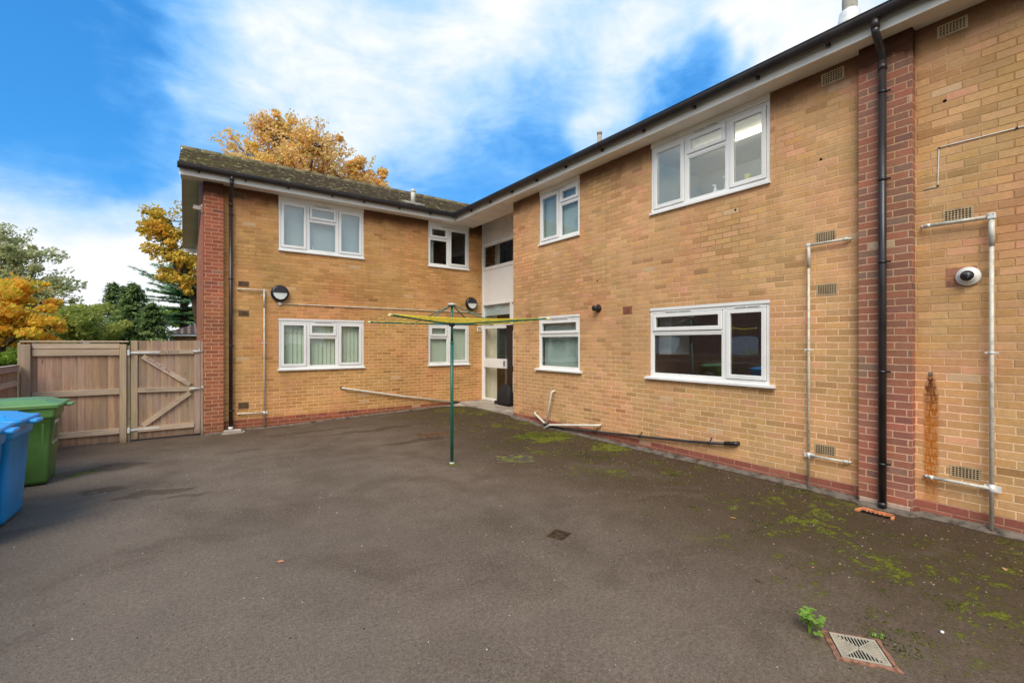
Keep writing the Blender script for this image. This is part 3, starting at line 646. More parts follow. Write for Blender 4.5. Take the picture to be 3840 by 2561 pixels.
# ------------------------------------------------------------------ windows
def window(M, a0, a1, z0, z1, cols, sill=0., vents=(), headz=None, blind=None, glass=None, zc=None, sillex=0.):
    """cols: [(left mullion edge, right mullion edge, type)] type: 'sash','fixed','split','splitwide'"""
    FB = .045
    f = MB(M); d0, d1 = .012, .075
    f.box((a0,d0,z0),(a0+FB,d1,z1), .004); f.box((a1-FB,d0,z0),(a1,d1,z1), .004)
    f.box((a0+FB,d0,z1-FB),(a1-FB,d1,z1), .004); f.box((a0+FB,d0,z0),(a1-FB,d1,z0+FB), .004)
    for (p, q, t) in cols[:-1]:
        f.box((q-.0,d0+.001,z0+FB),(q+.05,d1,z1-FB), .004)
    win = f.build('window', m_upvc, B)
    panes = MB(M); gask = MB(M)
    def glassq(p, q, r_, s_, d):
        panes.face([(p,d,r_),(q,d,r_),(q,d,s_),(p,d,s_)])
        for k in ((p-.006,r_-.006,q+.006,r_),(p-.006,s_,q+.006,s_+.006),(p-.006,r_,p,s_),(q,r_,q+.006,s_)):
            gask.face([(k[0],d-.004,k[1]),(k[2],d-.004,k[1]),(k[2],d-.004,k[3]),(k[0],d-.004,k[3])])
    def sash(p, q, r_, s_):
        w = .055; s = MB(M)
        for x in ((p,r_,p+w,s_),(q-w,r_,q,s_),(p+w,s_-w,q-w,s_),(p+w,r_,q-w,r_+w)):
            s.box((x[0],-.004,x[1]),(x[2],.05,x[3]), .004)
        i = w-.001     # sloping bead
        for A, C in (((p+w,r_+w),(q-w,r_+w)),((p+w,s_-w),(q-w,s_-w)),((p+w,r_+w),(p+w,s_-w)),((q-w,r_+w),(q-w,s_-w))):
            pass
        s.build('sash', m_upvc, win)
        glassq(p+w+.004, q-w-.004, r_+w+.004, s_-w-.004, .018)
    def fixed(p, q, r_, s_):
        s = MB(M); w = .02
        for x in ((p,r_,p+w,s_),(q-w,r_,q,s_),(p+w,s_-w,q-w,s_),(p+w,r_,q-w,r_+w)):
            s.box((x[0],.018,x[1]),(x[2],.05,x[3]), .004)
        s.build('glazing_bead', m_upvc, win)
        glassq(p+w+.002, q-w-.002, r_+w+.002, s_-w-.002, .034)
    g = .006
    for (p, q, t) in cols:
        if t == 'sash': sash(p+g, q-g, z0+FB+g, z1-FB-g)
        elif t == 'fixed': fixed(p, q, z0+FB, z1-FB)
        else:
            tz = zc
            t_ = MB(M); t_.box((p,.014,tz-.022),(q,.075,tz+.022), .004); t_.build('transom', m_upvc, win)
            sash(p+g, q-g, tz+.022+g, z1-FB-g); fixed(p, q, z0+FB, tz-.022)
    panes.build('pane', glass or m_glass, win, recalc=False); gask.build('gasket', m_gasket, win, recalc=False)
    if sill:
        s = MB(M); ex = sillex
        s.hexa([(a0-ex,-sill,z0-.035),(a1+ex,-sill,z0-.035),(a1+ex,.08,z0-.035),(a0-ex,.08,z0-.035),(a0-ex,-sill,z0-.006),(a1+ex,-sill,z0-.006),(a1+ex,.012,z0+.004),(a0-ex,.012,z0+.004)])
        s.build('sill', m_upvc, win)
    if headz:
        s = MB(M); s.box((a0,-.003,z1+.001),(a1,.07,headz)); s.build('head_trim', m_upvc if headz < 3 else m_upvc_dirty, win)
    for v0, v1, vz in vents:
        s = MB(M); s.box((v0,-.010,vz-.008),(v1,.0,vz+.008), .003)
        h = MB(M); h.box((v0+.02,-.0115,vz-.003),((v0+v1)/2-.01,-.0102,vz+.003)); h.box(((v0+v1)/2+.01,-.0115,vz-.003),(v1-.02,-.0102,vz+.003))
        s.build('trickle_vent', m_upvc, win); h.build('vent_slot', m_gasket, win)
    if blind:
        kind, mt, bd, ba0, ba1 = blind
        s = MB(M)
        if kind == 'vertical':
            a = ba0
            while a < ba1:
                sk = .018*(1 if random.random() > .5 else .4)
                s.face([(a,bd+sk,z0),(a+.095,bd-.012,z0),(a+.095,bd-.012,z1),(a,bd+sk,z1)]); a += .088
        elif kind == 'pleat':
            a = ba0; k = 0
            while a < ba1:
                s.face([(a,bd+(.02 if k%2 else 0),z0),(a+.03,bd+(0 if k%2 else .02),z0),(a+.03,bd+(0 if k%2 else .02),z1),(a,bd+(.02 if k%2 else 0),z1)]); a += .03; k += 1
        else:
            s.face([(ba0,bd,z0),(ba1,bd,z0),(ba1,bd,z1),(ba0,bd,z1)])
        s.build('blind' if kind != 'pleat' else 'curtain', mt, win)
    return win
C3 = lambda a0, a1, m1, m2, t=('sash','split','sash'): [(a0+.045, m1-.025, t[0]), (m1+.025, m2-.025, t[1]), (m2+.025, a1-.045, t[2])]
C2 = lambda a0, a1, m1, t: [(a0+.045, m1-.025, t[0]), (m1+.025, a1-.045, t[1])]
random.seed(3)
window(ML,1.585,3.40,3.72,4.785,C3(1.585,3.40,2.17,2.80), .035, ((2.30,2.68,4.76),), 4.868, ('plain', m_paneback, .16, 1.6, 3.39), m_glassb, 4.43, .01)  # plain sheet is an added backing, imitating the pane's pale sky reflection
window(ML,1.585,3.40,1.155,2.20,C3(1.585,3.40,2.17,2.80), .045, ((2.30,2.68,2.178),), 2.238, ('vertical', m_blindg, .115, 1.6, 3.38), m_glass, 1.85, .02)
window(ML,5.06,6.27,3.72,4.785,C2(5.06,6.27,5.64,('split','sash')), .035, ((5.45,5.85,4.768),), 4.868, ('pleat', m_net, .16, 5.08, 5.27), m_glass, 4.43, .01)
window(ML,5.06,6.27,1.15,2.198,C2(5.06,6.27,5.64,('split','sash')), .045, (), None, ('plain', m_blindg, .10, 5.08, 6.26), m_glass, 1.86, .02)
window(MR,-7.365,-6.17,3.765,4.785,C2(-7.365,-6.17,-6.74,('sash','split')), .035, ((-6.98,-6.6,4.768),), 4.868, ('plain', plain('frosted_blind', (.40,.48,.46), .8, .2, .15, 2.), .10, -7.34, -6.19), m_glass, 4.45, .01)
window(MR,-4.56,-2.755,3.765,4.785,C3(-4.56,-2.755,-3.95,-3.31), .035, ((-3.83,-3.43,4.768),), 4.868, None, m_glassb, 4.46, .01)
window(MR,-7.385,-6.165,1.185,2.215,[(-7.34,-6.21,'split')], .06, ((-7.0,-6.5,2.195),), 2.258, ('plain', plain('bathroom_wall', (.36,.44,.40), .8, .2, .15, 2.5), .13, -7.34, -6.2), m_glass, 1.875, .07)
window(MR,-4.58,-2.756,1.185,2.22,C2(-4.58,-2.756,-3.36,('split','sash')), .06, ((-4.3,-3.85,2.19),(-3.22,-2.86,2.19)), 2.263, None, m_glassk, 1.875, .07)

# rooms behind the clear windows
def room(M, a0, a1, z0, z1, dep, mw, mc, name='room', back=None):
    b = MB(M); d = .131
    b.mi = 0
    b.face([(a0,dep,z0),(a1,dep,z0),(a1,dep,z1),(a0,dep,z1)]); b.face([(a0,d,z0),(a0,dep,z0),(a0,dep,z1),(a0,d,z1)]); b.face([(a1,d,z0),(a1,dep,z0),(a1,dep,z1),(a1,d,z1)])
    b.face([(a0,d,z0),(a1,d,z0),(a1,dep,z0),(a0,dep,z0)]); b.mi = 1
    b.face([(a0,d,z1),(a1,d,z1),(a1,dep,z1),(a0,dep,z1)])
    return b.build(name, [mw, mc], B, recalc=False)
m_ceil = plain('warm_ceiling', (.82,.75,.60), .8, .2, .02)
m_roomgrey = plain('pale_grey_wall', (.70,.74,.72), .8, .2, .03)
m_kitch = plain('kitchen_wall', (.62,.42,.32), .8, .2, .05)
r1 = room(MR, -4.9, -2.2, 2.7, 4.84, 1.9, m_roomgrey, m_ceil)
b = MB(MR); b.tube([(-4.3,.75,4.78),(-2.45,.75,4.78)], .018, 10); tb = b.build('ceiling_tube_light', m_tube, B); 
room(MR, -7.7, -5.6, 2.7, 4.84, 1.4, m_roomgrey, m_roomgrey)
room(MR, -4.9, -2.2, .15, 2.5, 2.0, m_kitch, m_kitch)
room(MR, -7.7, -5.6, .15, 2.5, 1.4, m_roomgrey, m_roomgrey)
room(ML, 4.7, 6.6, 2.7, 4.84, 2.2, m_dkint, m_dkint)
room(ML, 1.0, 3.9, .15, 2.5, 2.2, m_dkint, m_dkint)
# kitchen cabinet visible at the left of the big lower window
b = MB(MR); b.box((-4.6,.25,1.53),(-4.37,.75,2.42), .005); b.box((-4.85,.25,.3),(-2.3,.8,1.05), .004); b.build('kitchen_cabinet', m_upvc, B)

# ------------------------------------------------------------------ recessed stair screen and door
s = MB(MS); z = -1
FR = [(-10.77,-10.70,.14,5.05),(-8.32,-8.26,.14,5.05)]
for p,q,r_,t in FR: s.box((p,-.03,r_),(q,.05,t), .004)
s.box((-10.70,-.028,2.74),(-8.32,.05,2.80), .004); s.box((-10.70,-.028,3.70),(-8.32,.05,3.79), .004); s.box((-10.70,-.028,4.35),(-8.32,.05,4.44), .004)
s.box((-9.43,-.027,2.22),(-9.35,.05,2.74), .004); s.box((-10.70,-.026,2.17),(-9.35,.05,2.22), .004)
scr = s.build('stair_screen', m_upvc, B)
s = MB(MS); s.box((-10.70,-.01,2.80),(-8.32,.02,3.70)); s.build('infill_panel', m_upvc, scr)
s = MB(MS)
for k in range(17):
    zz = 4.44+k*.036
    s.hexa([(-10.70,-.024,zz),(-8.32,-.024,zz),(-8.32,.02,zz),(-10.70,.02,zz),(-10.70,-.002,zz+.035),(-8.32,-.002,zz+.035),(-8.32,.02,zz+.035),(-10.70,.02,zz+.035)])
s.build('roller_shutter', m_upvc_dirty, scr)
s = MB(MS); s.face([(-10.70,.02,3.79),(-8.32,.02,3.79),(-8.32,.02,4.35),(-10.70,.02,4.35)]); s.face([(-10.70,.02,2.22),(-9.43,.02,2.22),(-9.43,.02,2.74),(-10.70,.02,2.74)]); s.build('pane', m_glass, scr, recalc=False)
s = MB(MS); s.face([(-10.70,.05,2.46),(-9.43,.05,2.46),(-9.43,.05,2.73),(-10.70,.05,2.73)]); s.build('blind', m_net, scr, recalc=False)
# white glazed leaf
D = MB(MS)
D.box((-10.70,-.022,.145),(-10.645,.02,2.165), .004); D.box((-10.645,-.022,.145),(-9.80,.02,.215), .004); D.box((-10.645,-.021,2.10),(-9.62,.02,2.165), .004)
D.box((-10.645,-.035,1.05),(-9.60,.02,1.295), .004)
door = D.build('glazed_door', m_upvc, B)
s = MB(MS); s.face([(-10.645,.0,.215),(-9.62,.0,.215),(-9.62,.0,1.05),(-10.645,.0,1.05)]); s.face([(-10.645,.0,1.295),(-9.62,.0,1.295),(-9.62,.0,2.10),(-10.645,.0,2.10)]); s.build('pane', m_glass, door, recalc=False)
s = MB(MS); s.box((-9.70,-.05,1.10),(-9.62,-.03,1.25), .01); s.build('lock_case', m_gasket, door)
s = MB(MS); s.tube([(-9.66,-.05,1.12),(-9.66,-.09,1.11),(-9.56,-.10,1.10),(-9.53,-.09,1.115)], .011, 8); s.build('handle', m_galvw, door)
# dark brown leaf beside it
D = MB(MS)
D.box((-9.615,.02,.15),(-9.35,.06,2.17), .004); D.box((-9.35,.02,2.02),(-8.33,.06,2.17)); D.box((-9.35,.02,.98),(-8.33,.06,1.13)); D.box((-9.35,.02,.15),(-8.33,.06,.22))
dd = D.build('brown_door', m_brown, B)
s = MB(MS)
for r_, t in ((.22,.98),(1.13,2.02),(2.22,2.73)): s.box((-9.35,.015,r_),(-9.31,.05,t))
s.build('glazing_bead', m_upvc, dd)
s = MB(MS); s.face([(-9.31,.03,.22),(-8.33,.03,.22),(-8.33,.03,.98),(-9.31,.03,.98)]); s.face([(-9.31,.03,1.13),(-8.33,.03,1.13),(-8.33,.03,2.02),(-9.31,.03,2.02)]); s.face([(-9.31,.03,2.22),(-8.33,.03,2.22),(-8.33,.03,2.73),(-9.31,.03,2.73)])
s.build('pane', glass_mat('pale_green_glass', (.8,.9,.86), 2.2), dd, recalc=False)
# hall and landing inside; beige wall panels set near the glass to catch daylight
b = MB(MS); 
b.mi = 0
b.face([(-10.76,.30,.13),(-10.50,.30,.13),(-10.50,.30,2.7),(-10.76,.30,2.7)]); b.face([(-10.76,.06,.13),(-10.76,.30,.13),(-10.76,.30,2.7),(-10.76,.06,2.7)])
b.mi = 1
b.face([(-10.76,.75,.13),(-10.76,3.2,.13),(-10.76,3.2,2.7),(-10.76,.75,2.7)]); b.face([(-10.76,3.2,.13),(-8.1,3.2,.13),(-8.1,3.2,2.7),(-10.76,3.2,2.7)])
b.face([(-8.31,.06,.13),(-8.31,3.2,.13),(-8.31,3.2,2.7),(-8.31,.06,2.7)]); b.face([(-10.76,.06,.131),(-8.1,.06,.131),(-8.1,3.2,.131),(-10.76,3.2,.131)]); b.face([(-10.76,.05,2.79),(-8.1,.05,2.79),(-8.1,3.2,2.79),(-10.76,3.2,2.79)])
b.mi = 0
b.face([(-10.76,.40,2.8),(-10.52,.40,2.8),(-10.52,.40,5.0),(-10.76,.40,5.0)]); b.mi = 2
b.face([(-10.76,.8,2.8),(-10.76,2.6,2.8),(-10.76,2.6,5.0),(-10.76,.8,5.0)]); b.face([(-10.76,2.6,2.8),(-8.1,2.6,2.8),(-8.1,2.6,5.0),(-10.76,2.6,5.0)]); b.face([(-8.31,.06,2.8),(-8.31,2.6,2.8),(-8.31,2.6,5.),(-8.31,.06,5.)])
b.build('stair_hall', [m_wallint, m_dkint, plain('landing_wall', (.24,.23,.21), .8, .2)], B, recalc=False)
# bag on the threshold
bg = thing('wheeled_bag', 'black wheeled fabric bag standing on the doorstep against the glazed door', 'bag', (6.6, 9.45, .132))
b = MB(MS)
rings = []
for zz, a0, a1, d0, d1 in ((.15,-9.72,-9.18,-.26,-.05),(.22,-9.74,-9.16,-.27,-.04),(.45,-9.72,-9.18,-.25,-.05),(.54,-9.70,-9.22,-.21,-.06),(.62,-9.65,-9.29,-.17,-.07),(.66,-9.58,-9.38,-.14,-.08)):
    c_, e_ = (a0+a1)/2, (d0+d1)/2
    rings.append([b.v((c_+(a1-a0)/2*math.copysign(abs(math.cos(t))**.45, math.cos(t)), e_+(d1-d0)/2*math.copysign(abs(math.sin(t))**.5, math.sin(t)), zz)) for t in [2*math.pi*k/24 for k in range(24)]])
for i in range(len(rings)-1):
    for k in range(24):
        f = b.bm.faces.new((rings[i][k], rings[i][(k+1)%24], rings[i+1][(k+1)%24], rings[i+1][k])); f.smooth = True
b.bm.faces.new(rings[-1]); b.bm.faces.new(rings[0][::-1])
b.build('bag_body', m_bag, bg)
for d_ in (-.24, -.08):
    b = MB(MS); b.lathe([(.045,0),(.05,.008),(.05,.022),(.045,.03)], (-9.76,d_-.015,.185), (0,1,0), 20); b.build('wheel', m_tyre, bg)
b = MB(MS); b.tube([(-9.60,-.12,.60),(-9.59,-.12,.68),(-9.55,-.12,.70),(-9.49,-.12,.68),(-9.48,-.12,.60)], .01, 8); b.build('handle', m_black, bg)

# ------------------------------------------------------------------ wall-hung things
def downpipe(M, a, d, label, clips, z0, z1, gd, gz, ga=None):
    t = thing('downpipe', label, 'downpipe', M @ Vector((a, d, z0)), 'black rainwater downpipes')
    b = MB(M); b.tube([(a,d,z0),(a,d,z1)], .034, 20); b.tube([(a,d,z0),(a,d,z0+.05)], .038, 20); b.build('pipe', m_gutter, t)
    ga = ga if ga is not None else a
    b = MB(M); b.tube([(ga,gd,gz),(ga,gd,gz-.10)], .037, 20); b.tube([(ga,gd,gz-.08),(ga,gd,gz-.13),(a,(gd+d)/2,(gz-.13+z1+.06)/2),(a,d,z1+.08),(a,d,z1-.06)], .034, 16); b.tube([(a,d,z1-.09),(a,d,z1-.03)], .04, 18)
    b.build('swan_neck', m_gutter, t)
    for cz in clips:
        c = MB(M); c.tube([(a,d,cz-.014),(a,d,cz+.014)], .0385, 20); c.box((a-.03,d+.012,cz-.009),(a+.065,d+.02,cz+.009)); c.tube([(a+.055,d-.002,cz),(a+.055,d+.015,cz)], .007, 8)
        c.build('clip', m_black, t)
    return t
downpipe(MR, -1.575, -.155, 'black downpipe on the red brick pier of the right wall', (.47,1.42,2.55,3.4,4.3), .03, 4.62, -.365, 4.97)
t = downpipe(ML, .712, -.055, 'black downpipe beside the red pier at the left corner', (.35,1.66,3.0,4.3), -.06, 4.55, -.385, 4.97)
c = MB(ML); c.tube([(.712,-.055,-.03),(.712,-.055,.03)], .042, 18); c.build('shoe_collar', m_galvw, t)

def conduit(M, label, paths, r, mt, clipz=(), extra=None, cuff=None, base=None, group='galvanised gas pipes on the walls'):
    t = thing('gas_pipe', label, 'pipe', M @ Vector(base), group)
    for nm, pts in paths:
        b = MB(M); b.tube(pts, r, 12); b.build(nm, mt, t)
    if cuff:
        b = MB(M); b.tube(cuff, r*1.28, 14); b.build('sleeve', mt, t)
    for p in clipz:
        c = MB(M); c.tube([(p[0],p[1],p[2]-.008),(p[0],p[1],p[2]+.008)], r*1.2, 14); c.box((p[0]-.045,p[1]+r*.4,p[2]-.008),(p[0]+.045,p[1]+r*.4+.006,p[2]+.008)); c.build('clip', m_galvw, t)
    for q in (extra or []):
        c = MB(M)
        if q[0] == 'elbow':
            _, a, d, z_, s_ = q; c.box((a-s_,d-s_,z_-s_*1.1),(a+s_,d+s_*.8,z_+s_), .006)
            if s_ > .026:
                c.mi = 1
                for k in (-.5,.5): c.lathe([(.004,0),(.004,.003)], (a+k*s_,d-s_-.003,z_+s_*.45), (0,1,0), 8)
        elif q[0] == 'tee':
            _, a, d, z_, s_ = q; c.tube([(a,d,z_-s_*1.8),(a,d,z_+s_*1.8)], s_, 14); c.box((a-.05,d+s_*.5,z_-s_*1.4),(a+.06,d+s_*.8,z_+s_*1.4))
        elif q[0] == 'end':
            _, p_, q_, s_ = q; c.tube([p_, q_], s_, 12); 
        c.build('fitting', [m_galvw, m_dark], t)
    return t
conduit(MR, 'galvanised pipe on the buff wall to the left of the right red pier', [('riser',[(-2.297,-.05,.02),(-2.297,-.05,2.86)]),('arm',[(-2.297,-.05,2.862),(-1.90,-.05,2.868)]),('arm',[(-2.297,-.05,.40),(-1.915,-.05,.402)])], .0135, m_galv,
        [(-2.297,-.05,1.637)], [('elbow',-2.297,-.05,2.865,.02),('tee',-2.297,-.05,.40,.018),('end',(-1.95,-.05,2.868),(-1.91,-.04,2.869),.018),('end',(-1.91,-.04,2.869),(-1.885,-.02,2.869),.012),('end',(-1.95,-.05,.402),(-1.91,-.04,.402),.018),('end',(-1.91,-.04,.402),(-1.885,-.02,.402),.012)],
        [(-2.297,-.05,2.60),(-2.297,-.05,2.85)], (-2.297,-.05,.02))
conduit(MR, 'galvanised pipe on the buff wall to the right of the right red pier', [('riser',[(-.807,-.06,.03),(-.807,-.06,2.86)]),('arm',[(-.807,-.06,2.862),(-1.27,-.06,2.868)]),('arm',[(-.807,-.06,.40),(-1.24,-.06,.402)])], .0165, m_galv,
        [(-.807,-.06,1.629)], [('elbow',-.807,-.06,2.865,.027),('tee',-.807,-.06,.40,.021),('end',(-1.22,-.06,2.868),(-1.27,-.05,2.869),.020),('end',(-1.27,-.05,2.869),(-1.30,-.02,2.869),.013),('end',(-1.20,-.06,.402),(-1.24,-.05,.402),.021),('end',(-1.24,-.05,.402),(-1.275,-.02,.402),.014)],
        [(-.807,-.06,2.595),(-.807,-.06,2.84)], (-.807,-.06,.03))
conduit(ML, 'thin galvanised pipe on the left wing between downpipe and round light', [('riser',[(1.31,-.04,-.04),(1.31,-.04,2.81)]),('arm',[(1.31,-.04,2.812),(.84,-.04,2.81)]),('arm',[(1.31,-.04,.255),(.84,-.04,.275)])], .0135, m_galv,
        [(1.31,-.04,1.72),(1.31,-.04,2.80)], [('elbow',1.31,-.04,2.815,.019),('tee',1.31,-.04,.255,.018),('end',(.87,-.04,2.81),(.83,-.02,2.81),.017),('end',(.87,-.04,.274),(.83,-.02,.274),.017)],
        [(1.31,-.04,2.45),(1.31,-.04,2.80)], (1.31,-.04,-.04))
# waste pipes, right wall
t = thing('waste_pipe', 'long black waste pipe sloping along the foot of the right wall', 'pipe', (XW-.06, 7.08, .0))
b = MB(MR); pts = [(-7.08,-.07,.02),(-6.95,-.06,.045),(-6.4,-.055,.075),(-5.78,-.05,.128),(-5.2,-.05,.175),(-4.5,-.05,.232),(-3.9,-.05,.285),(-3.5,-.05,.325),(-3.25,-.05,.365)]
b.tube(pts, .020, 12); b.build('pipe', plain('dull_black_pipe', (.05,.045,.045), .45, .5, .3, 5., dirt=(.2,.17,.14), dirtamt=.4), t)
b = MB(MR); b.tube([(-3.32,-.05,.355),(-3.19,-.05,.375),(-3.165,-.045,.377),(-3.16,-.0,.378)], .028, 14); b.build('elbow', m_black, t)
for cy, cz in ((5.72,.13),(4.75,.212),(3.55,.32)):
    c = MB(MR); c.tube([(-cy-.012,-.05,cz),(-cy+.012,-.05,cz+.002)], .025, 12); c.bar((-cy,-.03,cz+.01),(-cy+.02,-.01,cz+.075),.012,.01); c.build('clip', m_black, t)
t = thing('waste_pipe', 'three white waste pipes meeting at the gully under the small right window', 'pipe', (XW-.1, 7.04, .0))
for nm, pts in (('standpipe',[(-6.855,.0,.755),(-6.86,-.06,.757),(-6.868,-.085,.74),(-7.04,-.10,.0)]),('left_pipe',[(-7.44,.0,.258),(-7.44,-.06,.257),(-7.42,-.085,.245),(-7.03,-.10,.075)]),('right_pipe',[(-5.62,.0,.262),(-5.63,-.07,.26),(-5.66,-.095,.256),(-6.9,-.115,.085),(-7.02,-.15,.0)])):
    b = MB(MR); b.tube(pts, .021, 12); b.build(nm.replace('left_pipe','branch_pipe').replace('right_pipe','branch_pipe'), m_pipewhite, t)
b = MB(MR); b.tube([(-7.06,-.11,.075),(-7.0,-.10,.06)], .034, 12); b.build('rubber_boot', m_black, t)
# waste pipe, left wall
t = thing('waste_pipe', 'long white waste pipe sloping along the left wing toward the corner', 'pipe', (5.85, YW-.05, .0))
b = MB(ML); b.tube([(2.89,.0,.685),(2.90,-.04,.68),(2.93,-.05,.67),(4.3,-.05,.40),(5.74,-.05,.145)], .020, 12); b.build('pipe', m_pipewhite, t)
b = MB(ML); b.tube([(2.885,.01,.685),(2.89,-.02,.685)], .032, 14); b.tube([(5.70,-.05,.15),(5.98,-.05,.115)], .026, 12); b.tube([(5.84,-.05,.14),(5.84,-.06,-.02)], .026, 12); b.build('tee', m_black, t)
for a, z_ in ((3.95,.47),(5.1,.26)):
    c = MB(ML); c.tube([(a-.01,-.05,z_),(a+.01,-.05,z_-.003)], .025, 12); c.build('clip', m_pipewhite, t)

# bulkhead lights with eyelid
def lamp(a, zc, label):
    t = thing('bulkhead_light', label, 'wall light', ML @ Vector((a,0,zc)), 'round eyelid lights on the left wing')
    r = .176
    b = MB(ML); b.lathe([(r*.93,0),(r,-.02),(r,-.055),(r*.93,-.085),(r*.80,-.098),(r*.78,-.098)], (a,0,zc), (0,1,0), 40); b.build('housing', m_black, t)
    # opal lower half, dark lid upper half
    for up, mt, nm, d in ((False, m_lampglass, 'diffuser', -.108), (True, m_black, 'eyelid', -.112)):
        b = MB(ML); rr = r*.76; zb = .0 if up else -.005
        for k in range(20):
            t0 = math.pi*k/20*(1 if up else -1); t1 = math.pi*(k+1)/20*(1 if up else -1)
            b.face([(a,d,zc+.02),(a+rr*math.cos(t0),d+.004,zc+.02+(rr-.02*(1 if up else -1))*math.sin(t0)),(a+rr*math.cos(t1),d+.004,zc+.02+(rr-.02*(1 if up else -1))*math.sin(t1))])
        if up:
            b.box((a-rr,d-.006,zc+.012),(a+rr,d+.006,zc+.028))
        b.build(nm, mt, t)
    return t
lamp(1.605, 2.77, 'round black eyelid light above the blinds window at the left')
lamp(6.318, 2.784, 'round black eyelid light near the inner corner above the clothes airer')
t = thing('electric_cable', 'thin grey cable conduit running along the left wing between two lights', 'cable', (1.605, YW, 2.55))
b = MB(ML); b.tube([(1.63,-.014,2.552),(6.66,-.014,2.549),(6.68,-.014,2.53),(6.68,-.014,2.44)], .010, 8); b.build('conduit', m_galv, t)
b = MB(ML); b.lathe([(.036,0),(.036,-.03),(.03,-.034)], (1.605,-.001,2.553), (0,1,0), 20); b.build('junction_box', m_galvw, t)
for a in (2.1,2.65,3.2,3.75,4.3,4.85,5.4,5.95,6.4):
    c = MB(ML); c.box((a-.01,-.026,2.538),(a+.01,-.001,2.564)); c.build('clip', m_galv, t)
t = thing('vent_cover', 'small cream framed vent beside the inner corner', 'vent', ML @ Vector((6.595,0,2.1)))
b = MB(ML)
b.box((6.525,-.02,2.035),(6.665,.0,2.175), .004); b.build('frame', m_white, t)
b = MB(ML); b.box((6.545,-.022,2.055),(6.60,-.0203,2.155)); b.box((6.607,-.022,2.055),(6.648,-.0203,2.155)); b.build('slot', m_airbrick, t)
# black cowl
t = thing('flue_cowl', 'small black round flue cowl on the right wall between the lower windows', 'vent', (XW, 5.69, 2.33))
b = MB(MR); b.lathe([(.072,0),(.072,-.012),(.05,-.03),(.045,-.09),(.05,-.12),(.02,-.122)], (-5.69,.0,2.33), (0,1,0), 28); b.build('cowl', m_black, t)
b = MB(MR); b.lathe([(.03,0),(.03,-.05),(.02,-.052)], (-5.74,-.08,2.335), (-1,.25,0), 16); b.build('nozzle', m_black, t)
# dome camera
t = thing('security_camera', 'white dome security camera on the right wall between pier and pipe', 'camera', (XW, .966, 2.343))
b = MB(MR); b.lathe([(.088,0),(.088,-.02),(.080,-.032),(.062,-.038),(.058,-.06),(.052,-.07)], (-.966,.0,2.343), (0,1,0), 40); b.build('housing', m_white, t)
dv = Vector((-.35,-1,-.15)).normalized()
b = MB(MR); b.lathe([(.050*math.cos(k*math.pi/16), .050*math.sin(k*math.pi/16)) for k in range(8)]+[(.001,.050)], Vector((-.966,-.062,2.343)), (-.0,-1,.0), 30); b.build('dome', m_black, t)
b = MB(MR); b.lathe([(.026,.0),(.028,.02),(.024,.022),(.01,.018)], Vector((-.966,-.085,2.345)), tuple(dv), 24); b.build('lens', m_gasket, t)
# wire on the right wall
t = thing('alarm_wire', 'thin white wire stapled across the upper right wall and down', 'wire', (XW, 1.17, 3.62))
b = MB(MR); b.tube([(-1.285,-.006,3.243),(-1.19,-.006,3.25),(-1.179,-.006,3.262),(-1.172,-.006,3.62),(-1.165,-.006,3.627),(-.3,-.006,3.615),(.9,-.006,3.60),(2.6,-.006,3.62)], .0045, 6); b.build('wire', m_white, t)
for a, z_ in ((-1.17,3.62),(-1.181,3.255),(-.66,3.62),(.2,3.61)):
    c = MB(MR); c.lathe([(.009,0),(.009,-.012)], (a,.0,z_), (0,1,0), 8); c.build('staple', m_black, t)
# rusty bracket
t = thing('pipe_bracket', 'small rusted iron bracket bleeding a rust stain down the right wall', 'bracket', (XW, 1.232, 1.41))
b = MB(MR); b.box((-1.247,-.01,1.395),(-1.217,.0,1.43), .002); b.tube([(-1.232,.0,1.41),(-1.232,-.045,1.405)], .008, 10); b.build('plate', plain('corroded_iron', (.20,.17,.13), .8, .3, .3, 30., .3), t)
# bolts on pier
t = thing('flood_sensor', 'small white sensor light on the gable beside the corner pier', 'sensor', (XG, 11.2, 4.42))
b = MB(); b.box((XG-.03,11.12,4.36),(XG,11.22,4.52), .006); b.build('mount', m_white, t)
b = MB(); b.hexa([(XG-.17,11.06,4.40),(XG-.03,11.10,4.40),(XG-.03,11.22,4.40),(XG-.17,11.20,4.40),(XG-.15,11.06,4.47),(XG-.03,11.10,4.48),(XG-.03,11.22,4.48),(XG-.15,11.20,4.47)]); b.build('head', m_white, t)

# items on the window sills
def bottle(M, a, d, z0, h, mt, label):
    t = thing('spray_bottle', label, 'bottle', M @ Vector((a,d,z0)), None)
    b = MB(M); b.lathe([(h*.17,0),(h*.18,h*.1),(h*.18,h*.5),(h*.08,h*.72),(h*.06,h*.8)], (a,d,z0), (0,0,1), 16); b.build('body', mt, t)
    b = MB(M); b.box((a-h*.22,d-.012,z0+h*.82),(a+h*.08,d+.012,z0+h*.98), .003); b.box((a-h*.05,d-.01,z0+h*.78),(a+h*.05,d+.01,z0+h*.83)); b.build('trigger', m_white, t)
bottle(MR, -3.585, .17, 3.80, .19, m_white, 'slim white bottle in the middle of the large upper right window')
bottle(MR, -3.40, .16, 3.80, .27, m_white, 'white trigger spray bottle by the mullion of the large upper right window')
bottle(MR, -6.30, .18, 3.80, .20, m_white, 'white bottle standing in the small upper right window')
bottle(ML, 2.30, .12, 3.75, .13, m_white, 'small white bottle in the upper left wing window')
t = thing('cloth', 'folded pinkish red cloth on the sill of the large upper right window', 'cloth', MR @ Vector((-3.6,.15,3.8)))
b = MB(MR)
m_pink = plain('red_cloth', (.55,.22,.22), .9, .1, .2, 20.)
for k in range(7): 
    a = -3.78+k*.045; h = .03+.03*math.sin(k*.55); b.tube([(a,.13,3.80+h*.3),(a+.06,.16,3.80+h)], .03, 10)
b.build('fold', m_pink, t)
